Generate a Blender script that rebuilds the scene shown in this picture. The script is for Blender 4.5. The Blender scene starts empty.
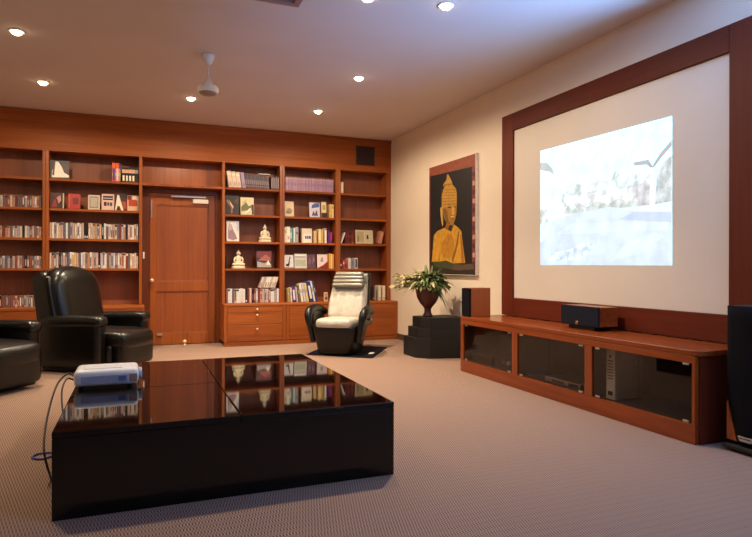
import bpy, bmesh, math, random
from mathutils import Vector, Matrix

random.seed(11)
SC = bpy.context.scene
COL = SC.collection
PI = math.pi

# ------------------------------------------------------------------ camera model (used for camera and to read distances)
F = 595.7; YAW = math.radians(21.9355); ROLL = math.radians(.1205); PITCH = math.radians(-.061); CH = 1.1
def cam_axes():
    cy, sy = math.cos(YAW), math.sin(YAW)
    f = Vector((sy, cy, 0)); r = Vector((cy, -sy, 0)); u = Vector((0, 0, 1))
    f2 = f*math.cos(PITCH)+u*math.sin(PITCH); u2 = u*math.cos(PITCH)-f*math.sin(PITCH)
    r3 = r*math.cos(ROLL)+u2*math.sin(ROLL); u3 = u2*math.cos(ROLL)-r*math.sin(ROLL)
    return r3, u3, f2
CR, CU, CF = cam_axes()
def un(px, py, ax, val):
    d = CF + CR*((px-376)/F) - CU*((py-268.5)/F)
    i = 'xyz'.index(ax); o = Vector((0, 0, CH))
    return o + d*((val-o[i])/d[i])

# ------------------------------------------------------------------ materials
MATS = {}
def lin(c):
    return tuple((v/12.92 if v <= .04045 else ((v+.055)/1.055)**2.4) for v in c)
def hexc(h):
    h = h.lstrip('#'); return lin(tuple(int(h[i:i+2], 16)/255 for i in (0, 2, 4)))
def base_mat(name):
    m = bpy.data.materials.new(name); m.use_nodes = True
    nt = m.node_tree; b = nt.nodes['Principled BSDF']
    return m, nt, b
def N(nt, t, **k):
    n = nt.nodes.new(t)
    for a, v in k.items(): setattr(n, a, v)
    return n
def plain(name, col, rough=.5, metal=0, vary=.08, scale=30, bump=0, ior=1.5, coat=0, spec=None):
    """principled with a slight procedural mottling of the colour"""
    if name in MATS: return MATS[name]
    if isinstance(col, str): col = hexc(col)
    m, nt, b = base_mat(name)
    tc = N(nt, 'ShaderNodeTexCoord'); no = N(nt, 'ShaderNodeTexNoise'); no.inputs['Scale'].default_value = scale
    no.inputs['Detail'].default_value = 3
    nt.links.new(tc.outputs['Object'], no.inputs['Vector'])
    cr = N(nt, 'ShaderNodeValToRGB')
    cr.color_ramp.elements[0].position = .3; cr.color_ramp.elements[1].position = .7
    cr.color_ramp.elements[0].color = (*[c*(1-vary) for c in col], 1)
    cr.color_ramp.elements[1].color = (*[min(1, c*(1+vary)) for c in col], 1)
    nt.links.new(no.outputs['Fac'], cr.inputs['Fac']); nt.links.new(cr.outputs['Color'], b.inputs['Base Color'])
    b.inputs['Roughness'].default_value = rough; b.inputs['Metallic'].default_value = metal; b.inputs['IOR'].default_value = ior
    b.inputs['Coat Weight'].default_value = coat
    if spec is not None: b.inputs['Specular IOR Level'].default_value = spec
    if bump:
        bp = N(nt, 'ShaderNodeBump'); bp.inputs['Strength'].default_value = bump; bp.inputs['Distance'].default_value = .004
        nt.links.new(no.outputs['Fac'], bp.inputs['Height']); nt.links.new(bp.outputs['Normal'], b.inputs['Normal'])
    MATS[name] = m
    return m
def wood(name, axis, dark, light, rough=.34, fine=26, spec=.5):
    """wood with grain running along the given axis"""
    m, nt, b = base_mat(name)
    tc = N(nt, 'ShaderNodeTexCoord'); mp = N(nt, 'ShaderNodeMapping')
    s = [fine, fine, fine]; s['xyz'.index(axis)] = 1.1
    mp.inputs['Scale'].default_value = s
    geo = N(nt, 'ShaderNodeNewGeometry')
    nt.links.new(geo.outputs['Position'], mp.inputs['Vector'])
    no = N(nt, 'ShaderNodeTexNoise'); no.inputs['Scale'].default_value = 1.0; no.inputs['Detail'].default_value = 6; no.inputs['Roughness'].default_value = .62
    no.inputs['Distortion'].default_value = .6
    nt.links.new(mp.outputs['Vector'], no.inputs['Vector'])
    n2 = N(nt, 'ShaderNodeTexNoise'); n2.inputs['Scale'].default_value = .16; n2.inputs['Detail'].default_value = 2
    nt.links.new(mp.outputs['Vector'], n2.inputs['Vector'])
    mx = N(nt, 'ShaderNodeMath', operation='ADD'); mm = N(nt, 'ShaderNodeMath', operation='MULTIPLY'); mm.inputs[1].default_value = .5
    nt.links.new(no.outputs['Fac'], mx.inputs[0]); nt.links.new(n2.outputs['Fac'], mx.inputs[1]); nt.links.new(mx.outputs[0], mm.inputs[0])
    cr = N(nt, 'ShaderNodeValToRGB'); e = cr.color_ramp.elements
    e[0].position = .34; e[1].position = .66
    e[0].color = (*dark, 1); e[1].color = (*light, 1)
    nt.links.new(mm.outputs[0], cr.inputs['Fac']); nt.links.new(cr.outputs['Color'], b.inputs['Base Color'])
    b.inputs['Roughness'].default_value = rough; b.inputs['Specular IOR Level'].default_value = spec
    bp = N(nt, 'ShaderNodeBump'); bp.inputs['Strength'].default_value = .08; bp.inputs['Distance'].default_value = .002
    nt.links.new(no.outputs['Fac'], bp.inputs['Height']); nt.links.new(bp.outputs['Normal'], b.inputs['Normal'])
    MATS[name] = m
    return m
WD, WL = (.19, .042, .007), (.43, .115, .019)
W_X = wood('cherry_wood_grain_across', 'x', WD, WL, .55, spec=.3)
W_Y = wood('cherry_wood_grain_deep', 'y', (.16, .028, .005), (.34, .072, .012), .26)
W_YZ = wood('cherry_wood_stile', 'z', (.16, .028, .005), (.34, .072, .012), .26)
W_Z = wood('cherry_wood_grain_upright', 'z', WD, WL)
W_BACK = wood('cherry_veneer_back', 'z', (.17, .048, .018), (.31, .088, .031), .5)
W_DOOR = wood('cherry_door_panel', 'z', (.21, .046, .009), (.37, .094, .018), .4)
W_FRAME = wood('dark_cherry_frame', 'z', (.085, .0125, .0045), (.15, .023, .007), .55, spec=.2)
W_FRAME_Y = wood('dark_cherry_frame_level', 'y', (.085, .0125, .0045), (.15, .023, .007), .55, spec=.2)

M_WALL = plain('cream_plaster', (.80, .68, .54), .8, vary=.02, scale=3, spec=.2)
M_CEIL = plain('ceiling_paint', (.66, .56, .52), .9, vary=.02, scale=2, spec=.1)
M_SCREEN = plain('screen_plaster', (.74, .66, .56), .85, vary=.015, scale=3, spec=.1)
M_LACQ = plain('black_lacquer', (.0022, .0022, .0025), .035, vary=.02, ior=1.5)
M_LEATH = plain('black_leather', (.003, .0026, .0023), .31, vary=.25, scale=60, bump=.12, spec=.5)
M_LEATH2 = plain('black_recliner_leather', (.004, .0034, .0028), .36, vary=.2, scale=50, bump=.15, spec=.4)
M_PALE = plain('pale_grey_leather', (.47, .43, .36), .38, vary=.12, scale=14, bump=.5, spec=.6)
M_HEAD = plain('glossy_dark_leather', (.17, .145, .11), .33, vary=.2, scale=30, bump=.2, spec=.8)
M_BLACK = plain('matt_black', (.006, .005, .0045), .6, vary=.15)
M_GRILLE = plain('speaker_cloth', (.006, .006, .009), .9, vary=.3, scale=900, spec=.1)
M_NAVYGR = plain('blue_black_speaker_cloth', (.010, .012, .022), .85, vary=.3, scale=900, spec=.15)
M_WHITEPL = plain('white_plastic', (.74, .76, .80), .35, vary=.02)
M_GREYPL = plain('grey_plastic', (.40, .42, .54), .4, vary=.03)
M_SILVER = plain('brushed_silver', (.62, .60, .57), .28, 1, vary=.05)
M_STEEL = plain('steel', (.55, .52, .48), .3, 1, vary=.04)
M_BRASS = plain('brass', (.80, .62, .30), .22, 1, vary=.04)
M_PULL = plain('pale_brass_knob', (.92, .74, .48), .3, .6, vary=.03)
M_FANW = plain('fan_white', (.88, .86, .85), .4, vary=.02)
M_CORD = plain('black_cord', (.006, .006, .007), .5)
M_BLUECORD = plain('blue_cord', (.05, .06, .28), .45)
M_MAT = plain('navy_mat', (.012, .010, .020), .85, vary=.2, scale=200, spec=.1)
M_URN = plain('oxblood_glaze', (.075, .012, .008), .38, vary=.25, scale=12)
M_SOIL = plain('soil', (.02, .012, .008), .95, vary=.4, scale=80)
M_LEAFG = plain('green_leaf', (.095, .15, .040), .45, vary=.35, scale=25)
M_LEAFC = plain('cream_leaf', (.50, .42, .20), .5, vary=.25, scale=25)
M_LEAFP = plain('pale_pink_flower', (.62, .40, .30), .5, vary=.2, scale=25)
M_STONE = plain('ivory_stone', (.80, .70, .50), .5, vary=.15, scale=40)
M_ORANGE = plain('orange_wood_cheek', (.36, .075, .012), .35, vary=.2, scale=20)
M_PAPER = plain('paper', (.78, .72, .62), .7, vary=.03)

# ribbed carpet
def carpet():
    m, nt, b = base_mat('ribbed_carpet')
    geo = N(nt, 'ShaderNodeNewGeometry'); sx = N(nt, 'ShaderNodeSeparateXYZ')
    nt.links.new(geo.outputs['Position'], sx.inputs[0])
    mu = N(nt, 'ShaderNodeMath', operation='MULTIPLY'); mu.inputs[1].default_value = 2*PI/.0135
    nt.links.new(sx.outputs['X'], mu.inputs[0])
    sn = N(nt, 'ShaderNodeMath', operation='SINE'); nt.links.new(mu.outputs[0], sn.inputs[0])
    mu2 = N(nt, 'ShaderNodeMath', operation='MULTIPLY'); mu2.inputs[1].default_value = 2*PI/.05
    nt.links.new(sx.outputs['Y'], mu2.inputs[0])
    sn2 = N(nt, 'ShaderNodeMath', operation='SINE'); nt.links.new(mu2.outputs[0], sn2.inputs[0])
    pr = N(nt, 'ShaderNodeMath', operation='MULTIPLY'); nt.links.new(sn.outputs[0], pr.inputs[0]); nt.links.new(sn2.outputs[0], pr.inputs[1])
    ad = N(nt, 'ShaderNodeMath', operation='MULTIPLY_ADD'); nt.links.new(sn.outputs[0], ad.inputs[0]); ad.inputs[1].default_value = .35
    nt.links.new(pr.outputs[0], ad.inputs[2])
    mr = N(nt, 'ShaderNodeMapRange'); mr.inputs['From Min'].default_value = -1.2; mr.inputs['From Max'].default_value = 1.2
    nt.links.new(ad.outputs[0], mr.inputs['Value'])
    no = N(nt, 'ShaderNodeTexNoise'); no.inputs['Scale'].default_value = 260; no.inputs['Detail'].default_value = 2
    nt.links.new(geo.outputs['Position'], no.inputs['Vector'])
    av = N(nt, 'ShaderNodeMath', operation='MULTIPLY_ADD'); nt.links.new(no.outputs['Fac'], av.inputs[0]); av.inputs[1].default_value = .3
    nt.links.new(mr.outputs[0], av.inputs[2])
    cr = N(nt, 'ShaderNodeValToRGB'); e = cr.color_ramp.elements
    e[0].position = .2; e[1].position = .95
    e[0].color = (.095, .045, .032, 1); e[1].color = (.40, .275, .21, 1)
    nt.links.new(av.outputs[0], cr.inputs['Fac']); nt.links.new(cr.outputs['Color'], b.inputs['Base Color'])
    b.inputs['Roughness'].default_value = .95; b.inputs['Specular IOR Level'].default_value = .05
    MATS['carpet'] = m
    return m
M_CARPET = carpet()

def smoked():
    m, nt, b = base_mat('smoked_glass'); nt.nodes.remove(b)
    out = nt.nodes['Material Output']
    tr = N(nt, 'ShaderNodeBsdfTransparent'); tr.inputs[0].default_value = (.72, .70, .68, 1)
    gl = N(nt, 'ShaderNodeBsdfGlossy'); gl.inputs['Roughness'].default_value = .02
    fr = N(nt, 'ShaderNodeFresnel'); fr.inputs['IOR'].default_value = 1.5
    mx = N(nt, 'ShaderNodeMixShader')
    ge = N(nt, 'ShaderNodeNewGeometry'); iv = N(nt, 'ShaderNodeMath', operation='SUBTRACT'); iv.inputs[0].default_value = 1
    nt.links.new(ge.outputs['Backfacing'], iv.inputs[1])
    ml = N(nt, 'ShaderNodeMath', operation='MULTIPLY'); nt.links.new(fr.outputs[0], ml.inputs[0]); nt.links.new(iv.outputs[0], ml.inputs[1])
    nt.links.new(ml.outputs[0], mx.inputs[0]); nt.links.new(tr.outputs[0], mx.inputs[1]); nt.links.new(gl.outputs[0], mx.inputs[2])
    nt.links.new(mx.outputs[0], out.inputs['Surface'])
    return m
M_SMOKE = smoked()

def emit(name, col, strength, lo=.90, hi=1.08, sc=7):
    if name in MATS: return MATS[name]
    m, nt, b = base_mat(name)
    b.inputs['Base Color'].default_value = (.02, .02, .02, 1)
    tc = N(nt, 'ShaderNodeTexCoord'); no = N(nt, 'ShaderNodeTexNoise'); no.inputs['Scale'].default_value = sc; no.inputs['Detail'].default_value = 6
    nt.links.new(tc.outputs['Object'], no.inputs['Vector'])
    cr = N(nt, 'ShaderNodeValToRGB'); e = cr.color_ramp.elements; e[0].position = .35; e[1].position = .65
    e[0].color = (*[c*lo for c in col], 1); e[1].color = (*[c*hi for c in col], 1)
    nt.links.new(no.outputs['Fac'], cr.inputs['Fac']); nt.links.new(cr.outputs['Color'], b.inputs['Emission Color'])
    b.inputs['Emission Strength'].default_value = strength
    MATS[name] = m
    return m

# ------------------------------------------------------------------ mesh building
WM = {}                                   # world matrix of every root / part
class MB:
    def __init__(s):
        s.bm = bmesh.new(); s.mats = []
    def _mi(s, m):
        if m is None: return 0
        if m not in s.mats: s.mats.append(m)
        return s.mats.index(m)
    def merge(s, b, m=None, M=None, smooth=None):
        if M is not None: b.transform(M)
        mi = s._mi(m)
        vm = {v: s.bm.verts.new(v.co) for v in b.verts}
        for f in b.faces:
            try:
                nf = s.bm.faces.new([vm[v] for v in f.verts])
            except ValueError:
                continue
            nf.material_index = mi; nf.smooth = f.smooth if smooth is None else smooth
        b.free(); return s
    def box(s, x0, x1, y0, y1, z0, z1, m=None, bev=0, M=None, seg=2):
        b = bmesh.new()
        bmesh.ops.create_cube(b, size=1)
        for v in b.verts:
            v.co = Vector(((x0+x1)/2+v.co.x*(x1-x0), (y0+y1)/2+v.co.y*(y1-y0), (z0+z1)/2+v.co.z*(z1-z0)))
        if bev:
            bmesh.ops.bevel(b, geom=list(b.edges), offset=bev, segments=seg, profile=.5, affect='EDGES')
        return s.merge(b, m, M)
    def rbox(s, cx, cy, cz, sx, sy, sz, r, m=None, fn=None, n=7, M=None, puff=0):
        """rounded, puffed cushion block (full sizes), optional deformation fn(p)->p"""
        h = (sx/2, sy/2, sz/2); b = bmesh.new()
        def ax(hh):
            rr = min(r, hh*.999); a = [-hh, -hh+rr*.12, -hh+rr*.4, -hh+rr]
            inner = [(-hh+rr)+(2*hh-2*rr)*i/n for i in range(1, n)] if hh > rr*1.01 else []
            return a+inner+[hh-rr, hh-rr*.4, hh-rr*.12, hh]
        A = [ax(x) for x in h]
        def mp(p):
            q = Vector([max(-(h[i]-min(r, h[i]*.999)), min(h[i]-min(r, h[i]*.999), p[i])) for i in range(3)])
            d = Vector(p)-q
            o = q+d.normalized()*min(r, *h) if d.length > 1e-9 else Vector(p)
            if puff:
                u = [1-(o[i]/h[i])**2 for i in range(3)]
                for i in range(3):
                    j, k = (i+1) % 3, (i+2) % 3
                    o[i] *= 1+puff*max(0, u[j])*max(0, u[k])/max(h[i]*6, .3)
            if fn: o = Vector(fn(o))
            return o+Vector((cx, cy, cz))
        cache = {}
        def vert(i, j, k):
            key = (i, j, k)
            if key not in cache: cache[key] = b.verts.new(mp((A[0][i], A[1][j], A[2][k])))
            return cache[key]
        n0, n1, n2 = [len(a)-1 for a in A]
        def quad(l):
            f = b.faces.new(l); f.smooth = True
        for i in range(n0):
            for j in range(n1):
                quad([vert(i, j, n2), vert(i+1, j, n2), vert(i+1, j+1, n2), vert(i, j+1, n2)])
                quad([vert(i, j, 0), vert(i, j+1, 0), vert(i+1, j+1, 0), vert(i+1, j, 0)])
        for i in range(n0):
            for k in range(n2):
                quad([vert(i, 0, k), vert(i+1, 0, k), vert(i+1, 0, k+1), vert(i, 0, k+1)])
                quad([vert(i, n1, k), vert(i, n1, k+1), vert(i+1, n1, k+1), vert(i+1, n1, k)])
        for j in range(n1):
            for k in range(n2):
                quad([vert(0, j, k), vert(0, j, k+1), vert(0, j+1, k+1), vert(0, j+1, k)])
                quad([vert(n0, j, k), vert(n0, j+1, k), vert(n0, j+1, k+1), vert(n0, j, k+1)])
        return s.merge(b, m, M)
    def lathe(s, prof, c=(0, 0, 0), m=None, seg=24, M=None, smooth=True, sx=1, sy=1):
        b = bmesh.new(); rings = []
        for r, z in prof:
            if r < 1e-5: rings.append([b.verts.new((c[0], c[1], c[2]+z))])
            else: rings.append([b.verts.new((c[0]+sx*r*math.cos(2*PI*i/seg), c[1]+sy*r*math.sin(2*PI*i/seg), c[2]+z)) for i in range(seg)])
        for a, d in zip(rings, rings[1:]):
            for i in range(seg):
                j = (i+1) % seg
                l = [a[i % len(a)], a[j % len(a)], d[j % len(d)], d[i % len(d)]]
                l2 = []
                for v in l:
                    if v not in l2: l2.append(v)
                if len(l2) >= 3:
                    f = b.faces.new(l2); f.smooth = smooth
        for rg, flip in ((rings[0], True), (rings[-1], False)):
            if len(rg) > 1: b.faces.new(rg[::-1] if flip else rg)
        return s.merge(b, m, M)
    def tube(s, pts, r, m=None, seg=8, caps=True):
        b = bmesh.new(); pts = [Vector(p) for p in pts]; rings = []
        rs = r if isinstance(r, (list, tuple)) else [r]*len(pts)
        up = Vector((0, 0, 1))
        for i, p in enumerate(pts):
            t = (pts[min(i+1, len(pts)-1)]-pts[max(i-1, 0)]).normalized()
            a = t.cross(up)
            if a.length < 1e-3: a = t.cross(Vector((1, 0, 0)))
            a.normalize(); c = a.cross(t)
            rings.append([b.verts.new(p+(a*math.cos(2*PI*k/seg)+c*math.sin(2*PI*k/seg))*rs[i]) for k in range(seg)])
        for x, y in zip(rings, rings[1:]):
            for k in range(seg):
                f = b.faces.new([x[k], x[(k+1) % seg], y[(k+1) % seg], y[k]]); f.smooth = True
        if caps: b.faces.new(rings[0][::-1]); b.faces.new(rings[-1])
        return s.merge(b, m)
    def ball(s, c, rx, ry=None, rz=None, m=None, M=None, seg=16):
        b = bmesh.new(); bmesh.ops.create_uvsphere(b, u_segments=seg, v_segments=max(6, seg*2//3), radius=1)
        for v in b.verts: v.co = Vector((c[0]+v.co.x*rx, c[1]+v.co.y*(ry or rx), c[2]+v.co.z*(rz or rx)))
        for f in b.faces: f.smooth = True
        return s.merge(b, m, M)
    def prism(s, poly, d, m=None, M=None, bev=0):
        """poly: 3d points in one plane, d: extrusion vector"""
        b = bmesh.new(); d = Vector(d)
        v = [b.verts.new(p) for p in poly]; w = [b.verts.new(Vector(p)+d) for p in poly]
        b.faces.new(v[::-1]); b.faces.new(w)
        for i in range(len(v)):
            j = (i+1) % len(v); b.faces.new([v[i], v[j], w[j], w[i]])
        bmesh.ops.recalc_face_normals(b, faces=list(b.faces))
        if bev: bmesh.ops.bevel(b, geom=list(b.edges), offset=bev, segments=2, profile=.5, affect='EDGES')
        return s.merge(b, m, M)
    def build(s, name, mat=None, parent=None, local=False):
        bmesh.ops.recalc_face_normals(s.bm, faces=list(s.bm.faces))
        W = Matrix.Identity(4)
        if parent is not None:
            W = WM[parent.name]
            if not local: s.bm.transform(W.inverted())
        me = bpy.data.meshes.new(name); s.bm.to_mesh(me); s.bm.free()
        if not s.mats: s.mats = [mat]
        for m in s.mats: me.materials.append(m if m is not None else mat)
        o = bpy.data.objects.new(name, me); COL.objects.link(o)
        if parent is not None: o.parent = parent
        WM[o.name] = W
        return o
def mb(mat=None):
    q = MB()
    if mat is not None: q._mi(mat)
    return q

def tag(o, label=None, cat=None, group=None, kind=None):
    if label: o['label'] = label
    if cat: o['category'] = cat
    if group: o['group'] = group
    if kind: o['kind'] = kind
    return o
def thing(name, label, cat, loc=(0, 0, 0), rz=0, group=None):
    o = bpy.data.objects.new(name, None); COL.objects.link(o)
    o.location = loc; o.rotation_euler = (0, 0, rz); o.empty_display_size = .1
    WM[o.name] = Matrix.Translation(loc) @ Matrix.Rotation(rz, 4, 'Z')
    return tag(o, label, cat, group)
def copy_tree(o, parent=None):
    c = o.copy(); COL.objects.link(c)
    if parent is not None: c.parent = parent
    for ch in list(o.children): copy_tree(ch, c)
    return c
def struct(name, m):
    m.parent = None; m.name = name; m['kind'] = 'structure'; return m

# ------------------------------------------------------------------ main measures (metres)
XW = 3.759            # projection wall
YB = 8.42             # front of the base cabinets
YU = 8.70             # front of the shelves
YW = 9.0              # wall behind the bookcases
HC = 3.12             # ceiling
XL = -3.4; YF = -2.6  # the rest of the room behind the camera
TOPZ = 2.605          # underside of the frieze

tag(MB().box(XL-.2, XW+.2, YF-.2, YW+.2, -.15, 0).build('floor', M_CARPET), kind='structure')
tag(MB().box(XL-.2, XW+.2, YF-.2, YW+.2, HC, HC+.15).build('ceiling', M_CEIL), kind='structure')
tag(MB().box(XL-.15, XL, YF-.15, YW+.15, 0, HC).build('wall_left', M_WALL), kind='structure')
tag(MB().box(XL, XW, YW, YW+.15, 0, HC).build('wall_back', M_WALL), kind='structure')
tag(MB().box(XL, XW, YF-.15, YF, 0, HC).build('wall_front', M_WALL), kind='structure')
# unseen window added to the projection wall to let in the ceiling fill
WY0, WY1, WZ0, WZ1 = -1.2, 2.45, 1.3, 2.95
w = MB()
w.box(XW, XW+.15, WY1, YW+.15, 0, HC).box(XW, XW+.15, YF-.15, WY0, 0, HC).box(XW, XW+.15, WY0, WY1, 0, WZ0).box(XW, XW+.15, WY0, WY1, WZ1, HC)
tag(w.build('wall_right', M_WALL), kind='structure')
wf = MB()
for a in (WY0, (WY0+WY1)/2-.03, WY1-.06): wf.box(XW+.09, XW+.14, a, a+.06, WZ0, WZ1)
wf.box(XW+.09, XW+.14, WY0, WY1, WZ0, WZ0+.06).box(XW+.09, XW+.14, WY0, WY1, WZ1-.06, WZ1)
tag(wf.build('added_window_1', W_X), kind='structure')
# baseboard of the projection wall
tag(MB().box(XW-.018, XW-.001, 5.62, YB-.01, 0, .09, bev=.004).build('baseboard_right', plain('skirting_wood', (.10, .05, .03), .5)), kind='structure')

# ------------------------------------------------------------------ the built-in bookcases
FZ = MB().box(XL+.002, XW-.002, YU, YW-.003, TOPZ, HC-.003)
tag(FZ.build('trim_1', W_X), kind='structure')                      # frieze above the shelves
tag(MB().box(XL+.002, XW-.002, YU-.018, YU-.0005, HC-.05, HC-.004, bev=.004).build('trim_2', W_X), kind='structure')
tag(MB().box(XL+.002, -2.262, YU, YW-.003, .001, TOPZ-.001).build('trim_3', W_Z), kind='structure')   # plain panelling left of the shelves

SH = [2.222, 1.834, 1.445, 1.055]     # undersides of the four shelves
TH = .03
units = {}
def bookcase(key, x0, x1, label, lo, pl=.036, pr=.036, skip=()):
    t = thing('bookcase', label, 'bookcase', ((x0+x1)/2, (YU+YW)/2, .59), 0, 'built-in bookcases along the back wall')
    zb = .59
    MB().box(x0+.001, x0+pl, YU, YW-.004, zb, TOPZ-.001, bev=.003).build('side_panel', W_Z, t)
    MB().box(x1-pr, x1-.001, YU, YW-.004, zb, TOPZ-.001, bev=.003).build('side_panel', W_Z, t)
    MB().box(x0+pl+.0005, x1-pr-.0005, YW-.016, YW-.004, zb, TOPZ-.001).build('back_panel', W_BACK, t)
    for k, z in enumerate(SH):
        MB().box(x0+pl+.0005, x1-pr-.0005, YU+.012, YW-.017, z, z+TH, bev=.003).build('shelf', W_X, t)
    units[key] = (x0+pl, x1-pr)
    return t
bookcase('A', -2.26, -1.083, 'built-in wooden bookcase furthest left, four rows of small video cases', 0)
bookcase('B', -1.083, .0765, 'wide wooden bookcase left of the door with two full rows of tapes', 0, .036, .04)
bookcase('C', 1.138, 2.006, 'wooden bookcase right of the door with two ivory statuettes', 0, .04)
bookcase('D', 2.006, 2.874, 'wooden bookcase with a row of lilac binders on its top shelf', 0)
bookcase('E', 2.874, XW-.003, 'sparsely filled wooden bookcase against the projection wall', 0, .04, .07)

def base_cabinet(x0, x1, label, kind):
    t = thing('base_cabinet', label, 'cabinet', ((x0+x1)/2, (YB+YW)/2, 0), 0, 'base cabinets under the bookcases')
    g = .002
    b = MB().box(x0+g, x1-g, YB+.02, YW-.004, .06, .553, bev=.002)
    b.build('body', W_X, t)
    MB().box(x0+g, x1-g, YB, YW-.004, .555, .588, bev=.004).build('worktop', W_X, t)
    MB().box(x0+g, x1-g, YB+.006, YB+.05, .001, .058, bev=.002).build('plinth', W_X, t)
    MB().box(x0+g, x0+.045, YB+.003, YB+.019, .061, .553, bev=.002).build('stile', W_Z, t)
    MB().box(x1-.045, x1-g, YB+.003, YB+.019, .061, .553, bev=.002).build('stile', W_Z, t)
    xa, xb = x0+.048, x1-.048; xm = (xa+xb)/2
    def knob(x, z, p):
        q = MB(); M = Matrix.Translation((x, YB+.003, z)) @ Matrix.Rotation(PI/2, 4, 'X')
        q.lathe([(.006, 0), (.006, .012), (.015, .016), (.017, .024), (.011, .031), (0, .033)], m=M_PULL, seg=14, M=M)
        q.build('knob', M_PULL, p)
    if kind == 'drawers':
        for z0, z1, kz in ((.472, .551, .514), (.30, .468, .432), (.064, .296, .235)):
            d = MB().box(xa, xb, YB+.003, YB+.019, z0, z1, bev=.003).build('drawer', W_X, t); knob(xm+.02, kz, d)
    elif kind == 'topknob':
        for z0, z1, kz in ((.30, .551, .432), (.064, .296, .235)):
            d = MB().box(xa, xb, YB+.003, YB+.019, z0, z1, bev=.003).build('drawer', W_X, t); knob(xm+.1, kz, d)
    else:
        for a, c in ((xa, xm-.002), (xm+.002, xb)):
            MB().box(a, c, YB+.003, YB+.019, .064, .551, bev=.003).build('door', W_X, t)
base_cabinet(-2.26, -1.083, 'low wooden drawer cabinet furthest left, behind the cropped armchair', 'topknob')
base_cabinet(-1.083, .105, 'low wooden cabinet behind the armchair, left of the door', 'doors')
base_cabinet(1.128, 2.0, 'low wooden cabinet with three drawers and brass knobs, right of the door', 'drawers')
base_cabinet(2.0, 2.87, 'low wooden cabinet below the leaning books, left of the recliner back', 'doors')
base_cabinet(2.87, XW-.003, 'low wooden cabinet behind the recliner, in the room corner', 'doors')

# door bay: header with recessed panel, door frame, door
DX0, DX1 = .0785, 1.136
h = MB().box(DX0, DX1, YU+.004, YW-.02, SH[0]-.004, SH[0]+.03, bev=.003)
h.box(DX0, DX1, YW-.04, YW-.006, SH[0]+.03, TOPZ-.002)
tag(h.build('trim_4', W_Z), kind='structure')
YD = 8.93
j = MB()
j.box(DX0, .172, YD-.015, YW-.004, .001, SH[0]-.006, bev=.003).box(1.068, DX1, YD-.015, YW-.004, .001, SH[0]-.006, bev=.003)
j.box(.172, 1.068, YD-.015, YW-.004, 2.148, SH[0]-.006, bev=.003)
tag(j.build('trim_5', wood('cherry_jamb', 'z', (.10, .021, .005), (.20, .045, .010))), kind='structure')
d = MB()
x0, x1, z0, z1 = .176, 1.064, .008, 2.144
for a, b2, c, e in ((x0, .258, z0, z1), (.975, x1, z0, z1)): d.box(a, b2, YD, YD+.045, c, e, bev=.003)
for c, e in ((z0, .165), (.765, .905), (1.985, z1)): d.box(.258, .975, YD, YD+.045, c, e, bev=.003)
door = d.build('door_1', W_Z); tag(door, kind='structure'); WM['door_1'] = Matrix.Identity(4)
def door_panel(za, zb):
    p = MB().box(.259, .974, YD+.018, YD+.04, za, zb)
    p.box(.259, .974, YD+.006, YD+.018, za, za+.014, bev=.003).box(.259, .974, YD+.006, YD+.018, zb-.014, zb, bev=.003)
    p.box(.259, .273, YD+.006, YD+.018, za+.014, zb-.014, bev=.003).box(.960, .974, YD+.006, YD+.018, za+.014, zb-.014, bev=.003)
    p.build('panel', W_DOOR, door)
door_panel(.166, .764); door_panel(.906, 1.984)
k = MB(); M = Matrix.Translation((.203, YD, .916)) @ Matrix.Rotation(PI/2, 4, 'X')
k.lathe([(.03, 0), (.03, .006), (.012, .01), (.012, .035), (.027, .045), (.03, .06), (.02, .072), (0, .074)], m=M_PULL, M=M)
tag(k.build('door_knob', M_PULL, door), 'round pale brass knob')
tag(MB().box(.186, .206, YD-.022, YD-.001, 1.79, 2.05, bev=.004).build('pull_bar', M_SILVER, door), 'upright silver pull bar')
tag(MB().box(.27, .34, YD-.02, YD-.001, .135, .165, bev=.004).box(.30, .31, YD-.028, YD-.02, .14, .16, bev=.002).build('bolt', M_SILVER, door), 'silver foot bolt')
tag(MB().box(.455, .93, YD-.07, YD-.045, 2.092, 2.118, bev=.004).box(.46, .48, YD-.045, YD-.001, 2.085, 2.12, bev=.003).build('closer_arm', M_SILVER, door), 'silver door closer arm')
tag(MB().box(.752, .968, YD-.055, YD-.001, 2.018, 2.078, bev=.006).build('closer_box', M_PAPER, door), 'pale door closer box')
ds = MB(); ds.lathe([(.024, .001), (.024, .006), (.012, .01), (.012, .03), (.026, .04), (.03, .055), (.022, .072), (0, .078)], c=(.64, YD-.10, 0), m=M_PULL)
tag(ds.build('door_stop', M_PULL), 'small round brass door stop on the carpet before the door', 'door stop')
sw = thing('light_switch', 'small ivory light switch on the bookcase side left of the door', 'switch', (.095, YU-.0005, 1.24))
MB().box(.085, .107, YU-.008, YU-.0008, 1.22, 1.31, bev=.003).build('plate', M_PAPER, sw)
MB().box(.091, .101, YU-.013, YU-.0082, 1.25, 1.28, bev=.002).build('rocker', M_PAPER, sw)

v = thing('vent_grille', 'dark slotted vent grille set in the wooden frieze, top right', 'vent', (3.32, YU, 2.9))
MB().box(3.165, 3.475, YU-.010, YU-.0008, 2.70, 3.0, bev=.003).build('frame', plain('vent_brown', (.05, .013, .008), .5), v)
q = MB()
for i in range(9): q.box(3.18, 3.46, YU-.018, YU-.0105, 2.715+i*.031, 2.733+i*.031, bev=.002)
q.build('slats', plain('vent_dark', (.025, .009, .008), .6), v)

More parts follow.
